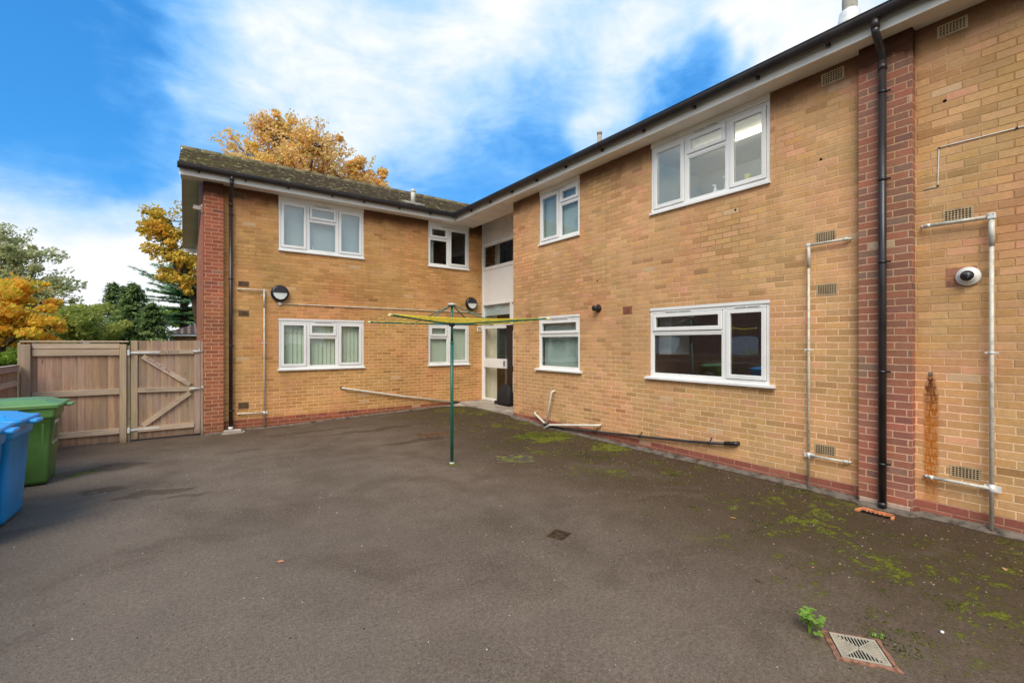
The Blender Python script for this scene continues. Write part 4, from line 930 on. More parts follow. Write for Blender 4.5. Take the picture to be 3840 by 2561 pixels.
t = thing('cloth', 'pinkish cloth on the sill of the small upper right window', 'cloth', MR @ Vector((-6.42,.15,3.8)))
b = MB(MR)
for k in range(6):
    a = -6.55+k*.05; b.tube([(a,.14,3.82),(a+.06,.18,3.83+.012*k)], .03, 10)
b.build('fold', m_pink, t)
t = thing('sponge', 'yellow sponge in the right-hand light of the large upper window', 'sponge', MR @ Vector((-3.13,.15,3.86)))
b = MB(MR); b.box((-3.15,.14,3.90),(-3.09,.19,3.99), .008); b.build('sponge_block', plain('yellow_sponge', (.75,.65,.12), .9), t)
b = MB(MR); b.lathe([(.03,0),(.034,.05),(.02,.09)], (-3.12,.165,3.81), (0,0,1), 14); b.build('sponge_stand', m_white, t)

# ------------------------------------------------------------------ rotary airer
hx, hy = 3.076, 5.768
A = thing('rotary_airer', 'green rotary clothes airer with yellow lines standing in the yard', 'clothes airer', (hx, hy, 0))
b = MB(); b.tube([(hx,hy,-.01),(hx,hy,1.72)], .0235, 24); b.build('lower_post', m_green, A)
b = MB(); b.tube([(hx,hy,1.70),(hx,hy,2.27)], .0185, 20); b.tube([(hx,hy,1.705),(hx,hy,1.735)], .026, 20); b.build('upper_post', m_green, A)
b = MB(); b.tube([(hx,hy,-.004),(hx,hy,.014)], .034, 20); b.build('ground_collar', m_galvw, A)
b = MB(); b.lathe([(.05,0),(.06,.012),(.065,.022),(.055,.034),(.02,.042)], (hx,hy,2.245), (0,0,1), 24); b.build('top_cap', m_galv, A)
b = MB(); b.lathe([(.035,0),(.045,.01),(.045,.05),(.035,.06)], (hx,hy,1.955), (0,0,1), 20); b.build('hub', m_black, A)
a0 = math.atan2(-.8375, .549); L = 1.44
tips = []
for k in range(4):
    an = a0+k*math.pi/2; dx, dy = math.cos(an), math.sin(an)
    r0, z0_ = .03, 1.985
    pt = lambda r, dx=dx, dy=dy: (hx+dx*r, hy+dy*r, z0_+(2.035-z0_)*(r/L)**1.2)
    b = MB(); b.tube([pt(r0+(L-r0)*q/8) for q in range(9)], .011, 10); arm = b.build('arm', m_green, A)
    b = MB(); b.tube([pt(L-.03), pt(L+.02)], .018, 12); b.build('end_cap', m_cap, arm)
    b = MB(); p = pt(.62); b.tube([(hx+dx*.04,hy+dy*.04,2.245),(p[0],p[1],p[2]+.008)], .0085, 8); b.build('strut', m_arm, A)
    tips.append(pt)
for j, r in enumerate([.42,.54,.66,.78,.90,1.02,1.14,1.26,1.40]):
    b = MB()
    for k in range(4):
        p, q = Vector(tips[k](r)), Vector(tips[(k+1)%4](r-.0 if k < 3 else r)); sag = .012+.022*random.random()*(r/1.4)
        pts = [p.lerp(q, t/8)-Vector((0,0,sag*4*(t/8)*(1-t/8)-.012)) for t in range(9)]
        b.tube(pts, .0048, 6)
    b.build('washing_line', m_line, A)
for (r, l, w) in ((1.22,.16,.05),(1.1,.07,-.04),(.95,.09,.03),(.8,.05,.02)):
    for kk in (2,3):
        p = Vector(tips[kk](r))
        if kk == 2 and r < 1: continue
        b = MB(); b.tube([p, p+Vector((.01,.0,-l*.4)), p+Vector((w*.5,w*.2,-l*.75)), p+Vector((w,w*.4,-l))], .0042, 6)
        b.build('loose_line_end', m_line, A)

# ------------------------------------------------------------------ bins
def wheelie(x, y, rot, label, w, d, h, mb_, ml_, sticker=False):
    """front faces local +X; w = width along Y, d = depth along X; origin at the ground, centre"""
    M = Matrix.Translation((x, y, G(x,y)+.003)) @ Matrix.Rotation(rot, 4, 'Z')
    t = thing('wheelie_bin', label, 'bin', (x, y, G(x,y)), 'wheelie bins in front of the low fence')
    def ring(bm_, z_, x0, x1, hw, rad, seg=5):
        pts = []
        for cx, cy, s0 in ((x1-rad, hw-rad, 0), (x0+rad, hw-rad, 90), (x0+rad, -hw+rad, 180), (x1-rad, -hw+rad, 270)):
            for q in range(seg+1):
                an = R(s0+90*q/seg); pts.append(bm_.v((cx+rad*math.cos(an), cy+rad*math.sin(an), z_)))
        return pts
    b = MB(M); hb = h*.86
    lv = [(0.02,-d*.38,d*.335,w*.42,.03),(.06,-d*.39,d*.345,w*.43,.03),(hb*.5,-d*.42,d*.375,w*.455,.03),(hb*.86,-d*.45,d*.405,w*.475,.03),(hb*.875,-d*.47,d*.43,w*.497,.04),(hb*.90,-d*.47,d*.435,w*.50,.04),(hb,-d*.48,d*.445,w*.50,.04),(hb+.001,-d*.44,d*.40,w*.46,.03)]
    rs = [ring(b, *l) for l in lv]
    for i in range(len(rs)-1):
        nn = len(rs[i])
        for k in range(nn):
            f = b.bm.faces.new((rs[i][k], rs[i][(k+1)%nn], rs[i+1][(k+1)%nn], rs[i+1][k])); f.smooth = i not in (3,5,6)
    b.bm.faces.new(rs[0][::-1])
    # moulded side grooves
    body = b.build('body', mb_, t)
    b = MB(M)
    for sgn in (-1, 1):
        for xx in (-.17, .0, .17):
            b.hexa([(xx*d*1.6-.012,sgn*w*.405,.12),(xx*d*1.6+.012,sgn*w*.405,.12),(xx*d*1.6+.012,sgn*w*.43,.12),(xx*d*1.6-.012,sgn*w*.43,.12),(xx*d*1.75-.012,sgn*w*.462,hb*.8),(xx*d*1.75+.012,sgn*w*.462,hb*.8),(xx*d*1.75+.012,sgn*w*.479,hb*.8),(xx*d*1.75-.012,sgn*w*.479,hb*.8)])
    b.build('side_rib', mb_, body)
    # lid
    b = MB(M)
    lz = [(hb+.006,-d*.50,d*.50,w*.53,.045),(hb+.04,-d*.50,d*.515,w*.535,.045),(hb+.055,-d*.49,d*.50,w*.52,.045),(hb+.065,-d*.42,d*.42,w*.46,.06),(hb+.10,-d*.36,d*.30,w*.40,.07),(hb+.112,-d*.30,d*.2,w*.32,.07)]
    rs = [ring(b, *l) for l in lz]
    for i in range(len(rs)-1):
        nn = len(rs[i])
        for k in range(nn):
            f = b.bm.faces.new((rs[i][k], rs[i][(k+1)%nn], rs[i+1][(k+1)%nn], rs[i+1][k])); f.smooth = i in (3,4)
    b.bm.faces.new(rs[-1]); b.bm.faces.new(rs[0][::-1])
    b.box((d*.48,-w*.16,hb+.0),(d*.60,w*.16,hb+.035), .01)
    b.box((d*.05,-w*.33,hb+.07),(d*.33,-w*.28,hb+.10), .005); b.box((d*.05,w*.28,hb+.07),(d*.33,w*.33,hb+.10), .005)
    b.build('lid', ml_, t)
    b = MB(M); b.tube([(-d*.56,-w*.45,hb+.02),(-d*.56,w*.45,hb+.02)], .016, 12)
    for sgn in (-1,0,1): b.box((-d*.57,sgn*w*.42-.02,hb-.02),(-d*.46,sgn*w*.42+.02,hb+.03), .005)
    b.build('handle', mb_, t)
    for sgn in (-1, 1):
        b = MB(M); b.lathe([(.06,0),(.1,.006),(.1,.04),(.06,.046)], (-d*.36,sgn*w*.46-.023,.1), (0,1,0), 28); wl = b.build('wheel', m_tyre, t)
        b = MB(M); b.lathe([(.055,0),(.05,.052)], (-d*.36,sgn*w*.46-.026,.1), (0,1,0), 20); b.build('hub_cap', mb_, wl)
    if sticker:
        b = MB(M); k0 = d*.418
        def fx(z_): return d*.375+(d*.405-d*.375)*((z_-hb*.5)/(hb*.36))+.004
        def q(y0, y1_, z0_, z1_): b.face([(fx(z0_),y0,z0_),(fx(z0_),y1_,z0_),(fx(z1_),y1_,z1_),(fx(z1_),y0,z1_)])
        q(-.17,.07,.72,.76); q(-.21,-.195,.48,.74); q(.10,.115,.48,.74); q(-.20,.11,.475,.49); q(-.19,.08,.50,.508)
        b.build('sticker', m_paper, t)
    return t
wheelie(-1.655, 7.98, R(2), 'green wheelie bin beyond the blue bins before the wooden fence', .60, .80, 1.07, m_bingreen, m_bingreen_lid, True)
wheelie(-1.63, 6.44, R(-3), 'blue wheelie bin standing right in front of the green bin', .58, .74, 1.08, m_binblue, m_binblue_lid)
wheelie(-1.66, 5.78, R(1), 'blue wheelie bin nearest the camera cut by the left edge', .58, .74, 1.08, m_binblue, m_binblue_lid)

# ------------------------------------------------------------------ fence and gate
YFn = 10.72
F = thing('wooden_fence', 'tall weathered close board fence panel left of the gate', 'fence', (-1.5, YFn, 0))
zg = -.10
random.seed(5)
def boards(M, a0, a1, z0, z1, pitch, name, mt, par, d=0.):
    b = MB(M); a = a0; k = 0
    while a < a1-.01:
        w = min(pitch+.008, a1-a); dz = random.uniform(-.004,.004)
        t0, t1 = .024, .006
        b.hexa([(a,d-t0,z0),(a+w,d-t1,z0),(a+w,d+.004,z0),(a,d+.004,z0),(a,d-t0,z1+dz),(a+w,d-t1,z1+dz),(a+w,d+.004,z1+dz),(a,d+.004,z1+dz)])
        a += pitch; k += 1
    return b.build(name, mt, par)
MF = Matrix(((1,0,0,0),(0,1,0,YFn),(0,0,1,0),(0,0,0,1)))
boards(MF, -2.13, -.98, -.06, 1.71, .0975, 'board_panel', m_fence, F, .03)
for p, q, r_, t_ in ((-2.085,1.615,-.985,1.712),(-2.085,1.495,-.985,1.603),(-2.085,.80,-.985,.90),(-2.085,.09,-.985,.19)):
    b = MB(MF); b.box((p,-.03 if r_ else 0,q),(r_,.012,t_), .004)
    b.build('rail', m_rail, F)
b = MB(MF); b.box((-2.22,-.05,1.728),(-.86,.05,1.752), .003); b.build('cap_board', m_rail, F)
for p, q in ((-2.205,-2.09),(-.98,-.885)):
    b = MB(MF); b.box((p,-.07,-.2),(q,.03,1.69), .006); b.build('post', m_post, F)
b = MB(MF); b.box((-2.25,-.02,-.2),(-2.21,.06,1.72), .006); b.build('post', m_post, F)
b = MB(MF); b.box((-.882,-.03,-.2),(-.842,.03,1.66), .004); b.build('post', m_post, F)

Gt = thing('wooden_gate', 'weathered wooden boarded gate with Z braces beside the brick pier', 'gate', (-.3, YFn, 0))
boards(MF, -.83, .205, -.045, 1.757, .105, 'board_panel', m_gateb, Gt, .03)
for p, q in ((-.832,-.735),(.11,.205)):
    b = MB(MF); b.box((p,-.016,-.04),(q,.012,1.755), .004); b.build('stile', m_post, Gt)
for nm, zl, zr_, hh in (('rail',1.545,1.545,.075),('rail',.855,.835,.085),('rail',.135,.135,.085)):
    b = MB(MF); b.hexa([(-.735,-.032,zl-hh/2),(.11,-.032,zr_-hh/2),(.11,.012,zr_-hh/2),(-.735,.012,zl-hh/2),(-.735,-.032,zl+hh/2),(.11,-.032,zr_+hh/2),(.11,.012,zr_+hh/2),(-.735,.012,zl+hh/2)]); b.build(nm, m_rail, Gt)
for (pa, pz), (qa, qz) in (((-.665,1.47),(.045,.915)),((-.665,.20),(.045,.765))):
    b = MB(MF); b.bar((pa,-.012,pz),(qa,-.012,qz),.036,.085, up=(0,0,1)); b.build('brace', m_rail, Gt)
b = MB(MF); b.box((.215,-.03,-.2),(.255,.03,1.75), .004); b.build('latch_post', m_post, Gt)
for zz, ln in ((1.54,.42),(.14,.42)):
    b = MB(MF); b.hexa([(-.84,-.040,zz-.018),(-.84+ln,-.040,zz-.028+.02),(-.84+ln,-.034,zz-.028+.02),(-.84,-.034,zz-.018),(-.84,-.040,zz+.018),(-.84+ln,-.040,zz+.012),(-.84+ln,-.034,zz+.012),(-.84,-.034,zz+.018)])
    b.box((-.875,-.076,zz-.05),(-.845,-.030,zz+.05), .003); b.tube([(-.85,-.045,zz-.04),(-.85,-.045,zz+.04)], .009, 10); b.build('strap_hinge', m_galvw, Gt)
b = MB(MF); b.tube([(.08,-.045,1.555),(.25,-.045,1.555)], .007, 8); b.box((.10,-.042,1.535),(.17,-.034,1.575)); b.tube([(.19,-.045,1.53),(.19,-.045,1.60)], .006, 8); b.build('slide_bolt', m_galvw, Gt)
b = MB(MF); b.box((.03,-.04,.822),(.16,-.034,.85), .002); b.tube([(.05,-.05,.836),(.215,-.05,.842)], .009, 10); b.lathe([(.018,0),(.018,-.02)], (.24,-.035,.86), (0,1,0), 12); b.build('ring_latch', m_galvw, Gt)
def letters(txt, M, a, d, z_, size, ang, mt, gap=1.0):
    for i, ch in enumerate(txt):
        if ch == ' ': continue
        cu = bpy.data.curves.new('lettering', 'FONT'); cu.body = ch; cu.size = size; cu.extrude = .0004; cu.align_x = 'CENTER'
        tmp = bpy.data.objects.new('lettering', cu); col.objects.link(tmp)
        dg = bpy.context.evaluated_depsgraph_get(); me = bpy.data.meshes.new_from_object(tmp.evaluated_get(dg)); bpy.data.objects.remove(tmp)
        s_ = i*size*.82*gap; jz = random.uniform(-.004,.004)
        MM = M @ Matrix.Translation((a+s_*math.cos(ang), d, z_+s_*math.sin(ang)+jz)) @ Matrix.Rotation(-ang, 4, 'Y') @ Matrix.Rotation(R(90), 4, 'X') @ Matrix.Rotation(random.uniform(-.1,.1), 4, 'Z')
        me.transform(MM); me.materials.clear(); me.materials.append(mt)
        yield me
def lettering(txt, *a, **k):
    bm_ = bmesh.new()
    mt = a[6]
    for me in letters(txt, *a, **k): bm_.from_mesh(me)
    me = bpy.data.meshes.new('lettering'); bm_.to_mesh(me); me.materials.append(mt)
    o = bpy.data.objects.new('lettering', me); col.objects.link(o); adopt(o, Gt)
random.seed(2)
lettering('PLEASE', MF, -.375, -.0335, 1.523, .055, 0., m_ink)
ang = math.atan2(.915-1.47, .71)
lettering('CLOSE ME', MF, -.60, -.0315, 1.405, .062, ang, m_ink, gap=1.12)
lettering('THANK U', MF, -.62, -.0335, .838, .042, R(-1), m_inkfaint)

# low fence running toward the camera, left of frame
LF = thing('wooden_fence', 'low picket-boarded fence with sloping rail at the left edge of the picture', 'fence', (-2.25, 8., 0))
ML2 = Matrix(((0,-1,0,-2.25),(1,0,0,0),(0,0,1,0),(0,0,0,1)))   # (a,d,z)->(-2.25-d, a, z): boards face +X
b = MB(ML2); a = -5.8
while a < 10.62:
    b.hexa([(a,.0,-.2),(a+.098,.0,-.2),(a+.098,.014,-.2),(a,.008,-.2),(a,.0,1.29),(a+.098,.0,1.29),(a+.098,.014,1.29),(a,.008,1.29)]); a += .105
b.build('board_panel', m_lowf, LF)
for z0_, z1_ in ((1.26,1.345),(1.03,1.115),(.25,.33)):
    b = MB(ML2); b.box((-5.8,-.04,z0_),(10.62,-.002,z1_), .003); b.build('rail', m_rail, LF)
b = MB(ML2); b.box((-5.8,-.05,1.346),(10.62,.03,1.362), .002); b.build('cap_board', m_rail, LF)

# ------------------------------------------------------------------ yard floor fittings
def inspection(cx, cy, w, h, rot, label, nm='inspection_cover', mt=None, rim=None):
    zc = G(cx,cy)
    M = Matrix.Translation((cx,cy,zc)) @ Matrix.Rotation(rot, 4, 'Z')
    t = thing(nm, label, 'drain cover', (cx,cy,zc))
    b = MB(M)
    for x in ((-w/2,-h/2,w/2,-h/2+.02),(-w/2,h/2-.02,w/2,h/2),(-w/2,-h/2+.02,-w/2+.02,h/2-.02),(w/2-.02,-h/2+.02,w/2,h/2-.02)): b.box((x[0],x[1],-.02),(x[2],x[3],.010))
    b.build('rim', rim or m_fillet, t)
    b = MB(M); b.box((-w/2+.022,-h/2+.022,-.02),(w/2-.022,h/2-.022,.006)); b.build('plate', mt or m_ironmoss, t)
def ironm():
    m, nt, b = mat('mossy_iron'); n = N(nt); pos = n.geo()
    c = n.ramp(n.noise(pos, 9., 6., .75), [(.35, (.06,.045,.033)), (.5, (.085,.068,.05)), (.54, (.13,.14,.015)), (.66, (.26,.28,.03))])
    nt.links.new(c, b.inputs['Base Color']); setp(b, Roughness=.9); nt.links.new(n.bump(n.noise(pos, 50., 4.), .8, .01), b.inputs['Normal']); return m
m_ironmoss = ironm()
m_rustplate = plain('rusty_plate', (.13,.07,.035), .9, .2, .4, 14., bump=.5, dirt=(.05,.03,.02), dirtamt=.8)
m_rustdark = plain('dark_rust', (.085,.052,.03), .95, .1, .45, 30., bump=.8, dirt=(.05,.045,.02), dirtamt=.8)
m_brownrim = plain('earthy_rim', (.17,.115,.075), .9, .2, .4, 9., bump=.5)
inspection(3.96, 5.45, .55, .42, R(-30), 'mossy inspection cover in the asphalt right of the airer', rim=m_brownrim)
inspection(3.72, 7.75, .55, .40, R(-10), 'overgrown inspection cover beyond the airer', mt=m_rustplate, rim=m_brownrim)
inspection(2.70, 3.05, .17, .15, R(20), 'small rusty square plate in the middle of the asphalt', mt=m_rustdark, rim=m_rustdark)
# gully grate with terracotta surround
cx, cy = 3.05, .93
P4 = [(3.0811,1.108),(3.225,.901),(3.022,.754),(2.888,.966)]
P4 = [(3.093-1920, 0)] and P4
zc = G(cx,cy)
ex = Vector((3.225-3.081, .901-1.108, 0)).normalized(); rot = math.atan2(ex.y, ex.x)
M = Matrix.Translation((3.054,.932,zc)) @ Matrix.Rotation(rot, 4, 'Z')
t = thing('drain_grate', 'square pale slotted drain grate in a terracotta surround at lower right', 'drain', (3.054,.932,zc))
s_ = .128
b = MB(M)
random.seed(9)
o_pts, i_pts = [], []
for k in range(4):
    for q in range(6):
        tt = q/6; c = [(-1,-1),(1,-1),(1,1),(-1,1)]; p = Vector(c[k]).lerp(Vector(c[(k+1)%4]), tt)
        jj = 1+random.uniform(-.055,.055); o_pts.append((p.x*s_*1.12*jj, p.y*s_*1.07*jj)); i_pts.append((p.x*s_*.93, p.y*s_*.93))
n_ = len(o_pts)
for k in range(n_):
    k2 = (k+1)%n_
    b.hexa([(*o_pts[k],-.02),(*o_pts[k2],-.02),(*i_pts[k2],-.02),(*i_pts[k],-.02),(*o_pts[k],.007),(*o_pts[k2],.007),(*i_pts[k2],.012),(*i_pts[k],.012)])
b.build('surround', plain('weathered_clay', (.32,.16,.105), .9, .1, .3, 30., bump=.6, dirt=(.12,.08,.05), dirtamt=.8), t)
b = MB(M); b.face([(-s_,-s_,.003),(s_,-s_,.003),(s_,s_,.003),(-s_,s_,.003)]); b.build('gully_void', m_dark, t)
# plate with four-way slots: ring + bars
b = MB(M); w_ = .112; zt0, zt1 = .005, .012
for x in ((-w_,-w_,w_,-w_+.012),(-w_,w_-.012,w_,w_),(-w_,-w_+.012,-w_+.012,w_-.012),(w_-.012,-w_+.012,w_,w_-.012)): b.box((x[0],x[1],zt0),(x[2],x[3],zt1))
for sg in (1,-1):   # diagonals
    b.bar((-w_*.9,-w_*.9*sg,.0086),(w_*.9,w_*.9*sg,.0086),.008,.0066)
i_ = w_-.012; stp = .0158
k = -6
while k <= 6:
    v = k*stp+.0
    lo = abs(v)+.006
    if lo < i_:
        b.box((v-.0028,lo,zt0),(v+.0028,i_,zt1-.0004)); b.box((v-.0028,-i_,zt0),(v+.0028,-lo,zt1-.0004))
        b.box((lo,v-.0028,zt0),(i_,v+.0028,zt1-.0008)); b.box((-i_,v-.0028,zt0),(-lo,v+.0028,zt1-.0008))
    k += 1
b.build('grate', plain('pale_plastic', (.46,.41,.31), .6, .4, .12, 12., dirt=(.3,.25,.16), dirtamt=.4), t)
# terracotta gully edge under the right downpipe, broken
t = thing('gully_edge', 'broken orange terracotta gully edge under the right downpipe', 'drain', (5.6,1.56,G(5.6,1.56)))
b = MB(); zq = G(5.6,1.5)
b.bar((5.665,1.70,zq+.012),(5.655,1.44,zq+.012),.035,.03); b.bar((5.665,1.70,zq+.010),(5.56,1.72,zq+.004),.03,.026); b.bar((5.655,1.44,zq+.010),(5.57,1.43,zq+.004),.022,.022)
for k in range(5): b.box((5.62,1.50+k*.035,zq),(5.64,1.515+k*.035,zq+.018))
b.build('edge', plain('orange_clay', (.62,.24,.11), .85, .2, .25, 20., bump=.5), t)
b = MB(); b.face([(5.645,1.69,zq+.005),(5.635,1.45,zq+.005),(5.56,1.46,zq+.005),(5.57,1.69,zq+.005)]); b.build('gully_void', m_dark, t)
# gully edge under the left downpipe
t = thing('gully_edge', 'pale broken gully kerb under the downpipe at the left corner', 'drain', (.7,10.5,G(.7,10.5)))
b = MB(); zq = G(.7,10.5)
b.bar((.55,10.52,zq+.012),(.68,10.45,zq+.008),.03,.025); b.bar((.68,10.45,zq+.008),(.92,10.50,zq+.01),.03,.025); b.bar((.92,10.50,zq+.01),(.93,10.62,zq+.012),.03,.025); b.box((.58,10.60,zq-.02),(.9,10.68,zq+.06), .02)
b.build('kerb', m_conc, t)

# weeds
def weed(x, y, h, n_, label, spread, ls):
    z_ = G(x,y); t = thing('weed', label, 'weed', (x,y,z_))
    st = MB(); lf = MB()
    for k in range(n_):
        an = random.uniform(0, 6.28); rr = spread*math.sqrt(random.random()); hh = h*random.uniform(.35,1.)
        tip = Vector((x+rr*math.cos(an), y+rr*math.sin(an), z_+hh)); mid = Vector((x+rr*.3*math.cos(an), y+rr*.3*math.sin(an), z_+hh*.6))
        st.tube([(x,y,z_-.005), mid, tip], .0016, 5)
        for q in range(3):
            a2 = an+(q-1)*1.1+random.uniform(-.3,.3); dv = Vector((math.cos(a2), math.sin(a2), random.uniform(-.1,.35))).normalized(); sd = dv.cross(Vector((0,0,1))).normalized(); l = ls*random.uniform(.7,1.15)
            w2 = l*.36; up = Vector((0,0,1))
            p0 = tip; p1 = tip+dv*l*.3; p2 = tip+dv*l*.7; p3 = tip+dv*l
            for s2 in (-1,1):
                lf.face([p0, p1+sd*w2*s2+up*.003, p2+sd*w2*.9*s2-up*.001, p3-up*.006, p2+up*-.003, p1])
    st.build('stem', m_weed, t, False); lf.build('leaf', m_weed, t, False)
random.seed(21)
weed(2.985, 1.155, .12, 19, 'leafy green weed growing beside the drain grate', .06, .042)
weed(3.268, .905, .028, 5, 'tiny bright green weed at the corner of the drain grate', .016, .018)

# loose scraps: leaf, stone, grit
t = MB(); z_ = G(.595,3.949)+.004
lp = [(-.03,0,0),(-.018,.012,.003),(0,.016,.005),(.018,.012,.004),(.032,0,.001),(.018,-.013,.004),(0,-.016,.002),(-.018,-.011,.003)]
t.face([(.595+p[0]*.8+p[1]*.5, 3.949-p[0]*.5+p[1]*.8, z_+p[2]) for p in lp])
tag(t.build('fallen_leaf', plain('orange_leaf', (.62,.26,.12), .7), None, False), 'single orange fallen leaf lying on bare asphalt at left centre', 'leaf')
for k, (lx, ly, an, lab, cl_) in enumerate(((5.05,.62,.4,'curled tan leaf on the mossy asphalt near the right edge',(.40,.22,.10)),(4.35,2.35,2.1,'small orange leaf fragment on the asphalt left of the broken gully edge',(.55,.24,.08)),(3.35,1.62,1.2,'dark brown leaf lying beyond the drain grate',(.12,.06,.035)))):
    t = MB(); z_ = G(lx,ly)+.004
    t.face([(lx+p[0]*math.cos(an)-p[1]*math.sin(an), ly+p[0]*math.sin(an)+p[1]*math.cos(an), z_+p[2]) for p in lp])
    tag(t.build('fallen_leaf', plain('leaf_litter_tone_%d' % k, cl_, .8), None, False), lab, 'leaf')
t = MB(); zz = G(3.673,.684)
bmesh.ops.create_icosphere(t.bm, subdivisions=2, radius=.010, matrix=Matrix.Translation((3.64,.70,zz+.008)) @ Matrix.Diagonal((1.2,1.,.8,1)))
tag(t.build('white_stone', m_paper), 'small white stone on the mossy asphalt right of the drain grate', 'stone')
def specks(name, n_, area, size, mt, label_kind='stuff', seed=1, flat=.35, wfun=None):
    rnd = random.Random(seed); b = MB(); k = 0
    while k < n_:
        x = rnd.uniform(area[0], area[1]); y = rnd.uniform(area[2], area[3])
        if wfun and rnd.random() > wfun(x, y): continue
        s2 = size*rnd.uniform(.4,1.3); z_ = G(x,y); an = rnd.uniform(0,6.28)
        pts = [(s2*math.cos(an+q*2.1)*rnd.uniform(.6,1.2), s2*math.sin(an+q*2.1)*rnd.uniform(.6,1.2)) for q in range(3)]
        base = [b.v((x+p[0], y+p[1], z_)) for p in pts]; tp = b.v((x, y, z_+s2*flat*2))
        for q in range(3): b.bm.faces.new((base[q], base[(q+1)%3], tp))
        k += 1
    tag(b.build(name, mt), kind=label_kind)
nearw = lambda x, y: 1.
specks('white_grit', 420, (-1.2,5.7,.3,10.2), .0065, plain('pale_grit', (.55,.52,.45), .8), seed=4)
specks('leaf_litter', 1500, (2.6,5.85,.0,9.8), .011, plain('dark_litter', (.035,.025,.016), .9), seed=5, wfun=lambda x, y: sst(2.8, 5.6, x)**1.5)
specks('leaf_litter', 260, (2.0,5.85,.0,9.5), .010, plain('tan_litter', (.35,.19,.09), .9), seed=6, wfun=lambda x, y: sst(3., 5.8, x))
specks('dark_crumbs', 380, (-1.,4.5,.5,9.), .0075, plain('tar_crumbs', (.03,.025,.02), .9), seed=33)
specks('leaf_litter', 260, (5.66,5.93,-3.,8.), .016, plain('brown_litter', (.12,.06,.03), .9), seed=16)
specks('loose_grit', 2600, (-1.2,5.7,.3,6.), .0058, plain('grey_grit', (.24,.22,.2), .9), seed=8)
# moss cushions
def mossw(x, y):
    v = .55*mnoise.fractal(Vector((x*1.3, y*1.3, 3.)), .8, 2., 4)+.35*mnoise.noise(Vector((x*6, y*6, 9.)))
    zn = max(sst(3.5, 4.9, x), .8*sst(1.4, .3, math.hypot(x-3.75, y-.55)), 1.5*sst(1.2, .2, math.hypot(x-5.35, y-6.3)), sst(.4, .1, math.hypot(x-3.95, y-5.45)), sst(.3, .08, math.hypot(x-3.85, y-7.75)))
    return 1. if (v*zn > .24) else 0.
specks('moss', 4200, (2.6,5.86,.2,9.6), .010, leaf_mat('moss_cushion', [(.05,.055,.008), (.10,.108,.012), (.20,.205,.025)], 3.), seed=12, flat=.4, wfun=mossw)

# ------------------------------------------------------------------ trees and things beyond
def px(x, y, t):
    rx = (x-1920)/1700; ry = -(y-1285)/1700
    return Vector(((.8129*rx+.5824)*t, (-.5824*rx+.8129)*t, 1.72+ry*t))
def leaves(bm_, c, rad, n_, size, rnd, shell=.35, twig=None):
    for _ in range(n_):
        while True:
            v = Vector((rnd.uniform(-1,1), rnd.uniform(-1,1), rnd.uniform(-1,1)))
            if shell < v.length < 1: break
        p = Vector(c)+Vector((v.x*rad[0], v.y*rad[1], v.z*rad[2]))
        s2 = size*rnd.uniform(.55,1.25); a = Vector((rnd.gauss(0,1), rnd.gauss(0,1), rnd.gauss(0,1))).normalized(); b_ = a.orthogonal().normalized(); c_ = a.cross(b_)
        bm_.face([p-b_*s2, p-c_*s2*.55, p+b_*s2, p+c_*s2*.6])
def limb(bm_, p, q, r0, r1, rnd, wob=.06, n_=6, seg=8):
    p = Vector(p); q = Vector(q); l = (q-p).length
    pts = [p.lerp(q, k/n_)+Vector((rnd.gauss(0,1), rnd.gauss(0,1), rnd.gauss(0,.5)))*l*wob*(0 if k in (0,n_) else .5) for k in range(n_+1)]
    bm_.tube(pts, r0, seg, rr=[r0+(r1-r0)*k/n_ for k in range(n_+1)]); return pts
def tree(name, label, base, clumps, lsize, mt, seed, group=None, trunk_r=.2, fork=.35, shell=.3, density=1., fringe=0):
    rnd = random.Random(seed); base = Vector(base); base.z = -.14
    t = thing(name, label, 'tree', base, group)
    top = max(c[0].z for c in clumps); cen = sum((c[0] for c in clumps), Vector())/len(clumps)
    tr = MB(); f = base.lerp(Vector((cen.x, cen.y, top)), fork)
    limb(tr, base, f, trunk_r, trunk_r*.6, rnd, .02)
    lf = MB()
    for c, r_, n_ in clumps:
        limb(tr, f+Vector((0,0,rnd.uniform(-.3,.3))), c, trunk_r*.35, trunk_r*.07, rnd, .08)
        # sub clumps give gaps and uneven outline
        m_ = max(4, int(10*(sum(r_)/3)**.6))
        for k in range(m_):
            v = Vector((rnd.gauss(0,.62), rnd.gauss(0,.62), rnd.gauss(0,.62)))
            if v.length > 1.15: v = v.normalized()*1.15
            sc_ = Vector((c.x+v.x*r_[0], c.y+v.y*r_[1], c.z+v.z*r_[2])); q = rnd.uniform(.16,.46)
            limb(tr, c, sc_, trunk_r*.08, trunk_r*.03, rnd, .1, 3, 5)
            leaves(lf, sc_, (r_[0]*q, r_[1]*q, r_[2]*q*.85), int(n_*density/m_), lsize, rnd, 0.)
        for k in range(fringe):     # thin twigs with sparse leaves past the outline
            v = Vector((rnd.gauss(0,1), rnd.gauss(0,1), abs(rnd.gauss(0,1)))).normalized(); e = Vector((c.x+v.x*r_[0]*1.25, c.y+v.y*r_[1]*1.25, c.z+v.z*r_[2]*1.25))
            pts = limb(tr, c, e, trunk_r*.05, trunk_r*.015, rnd, .1, 5, 4)
            for p in pts[2:]: leaves(lf, p, (.22,.22,.22), 9, lsize*.8, rnd, 0.)
    tr.build('trunk', m_bark, t); lf.build('crown', mt, t, False)
    return t
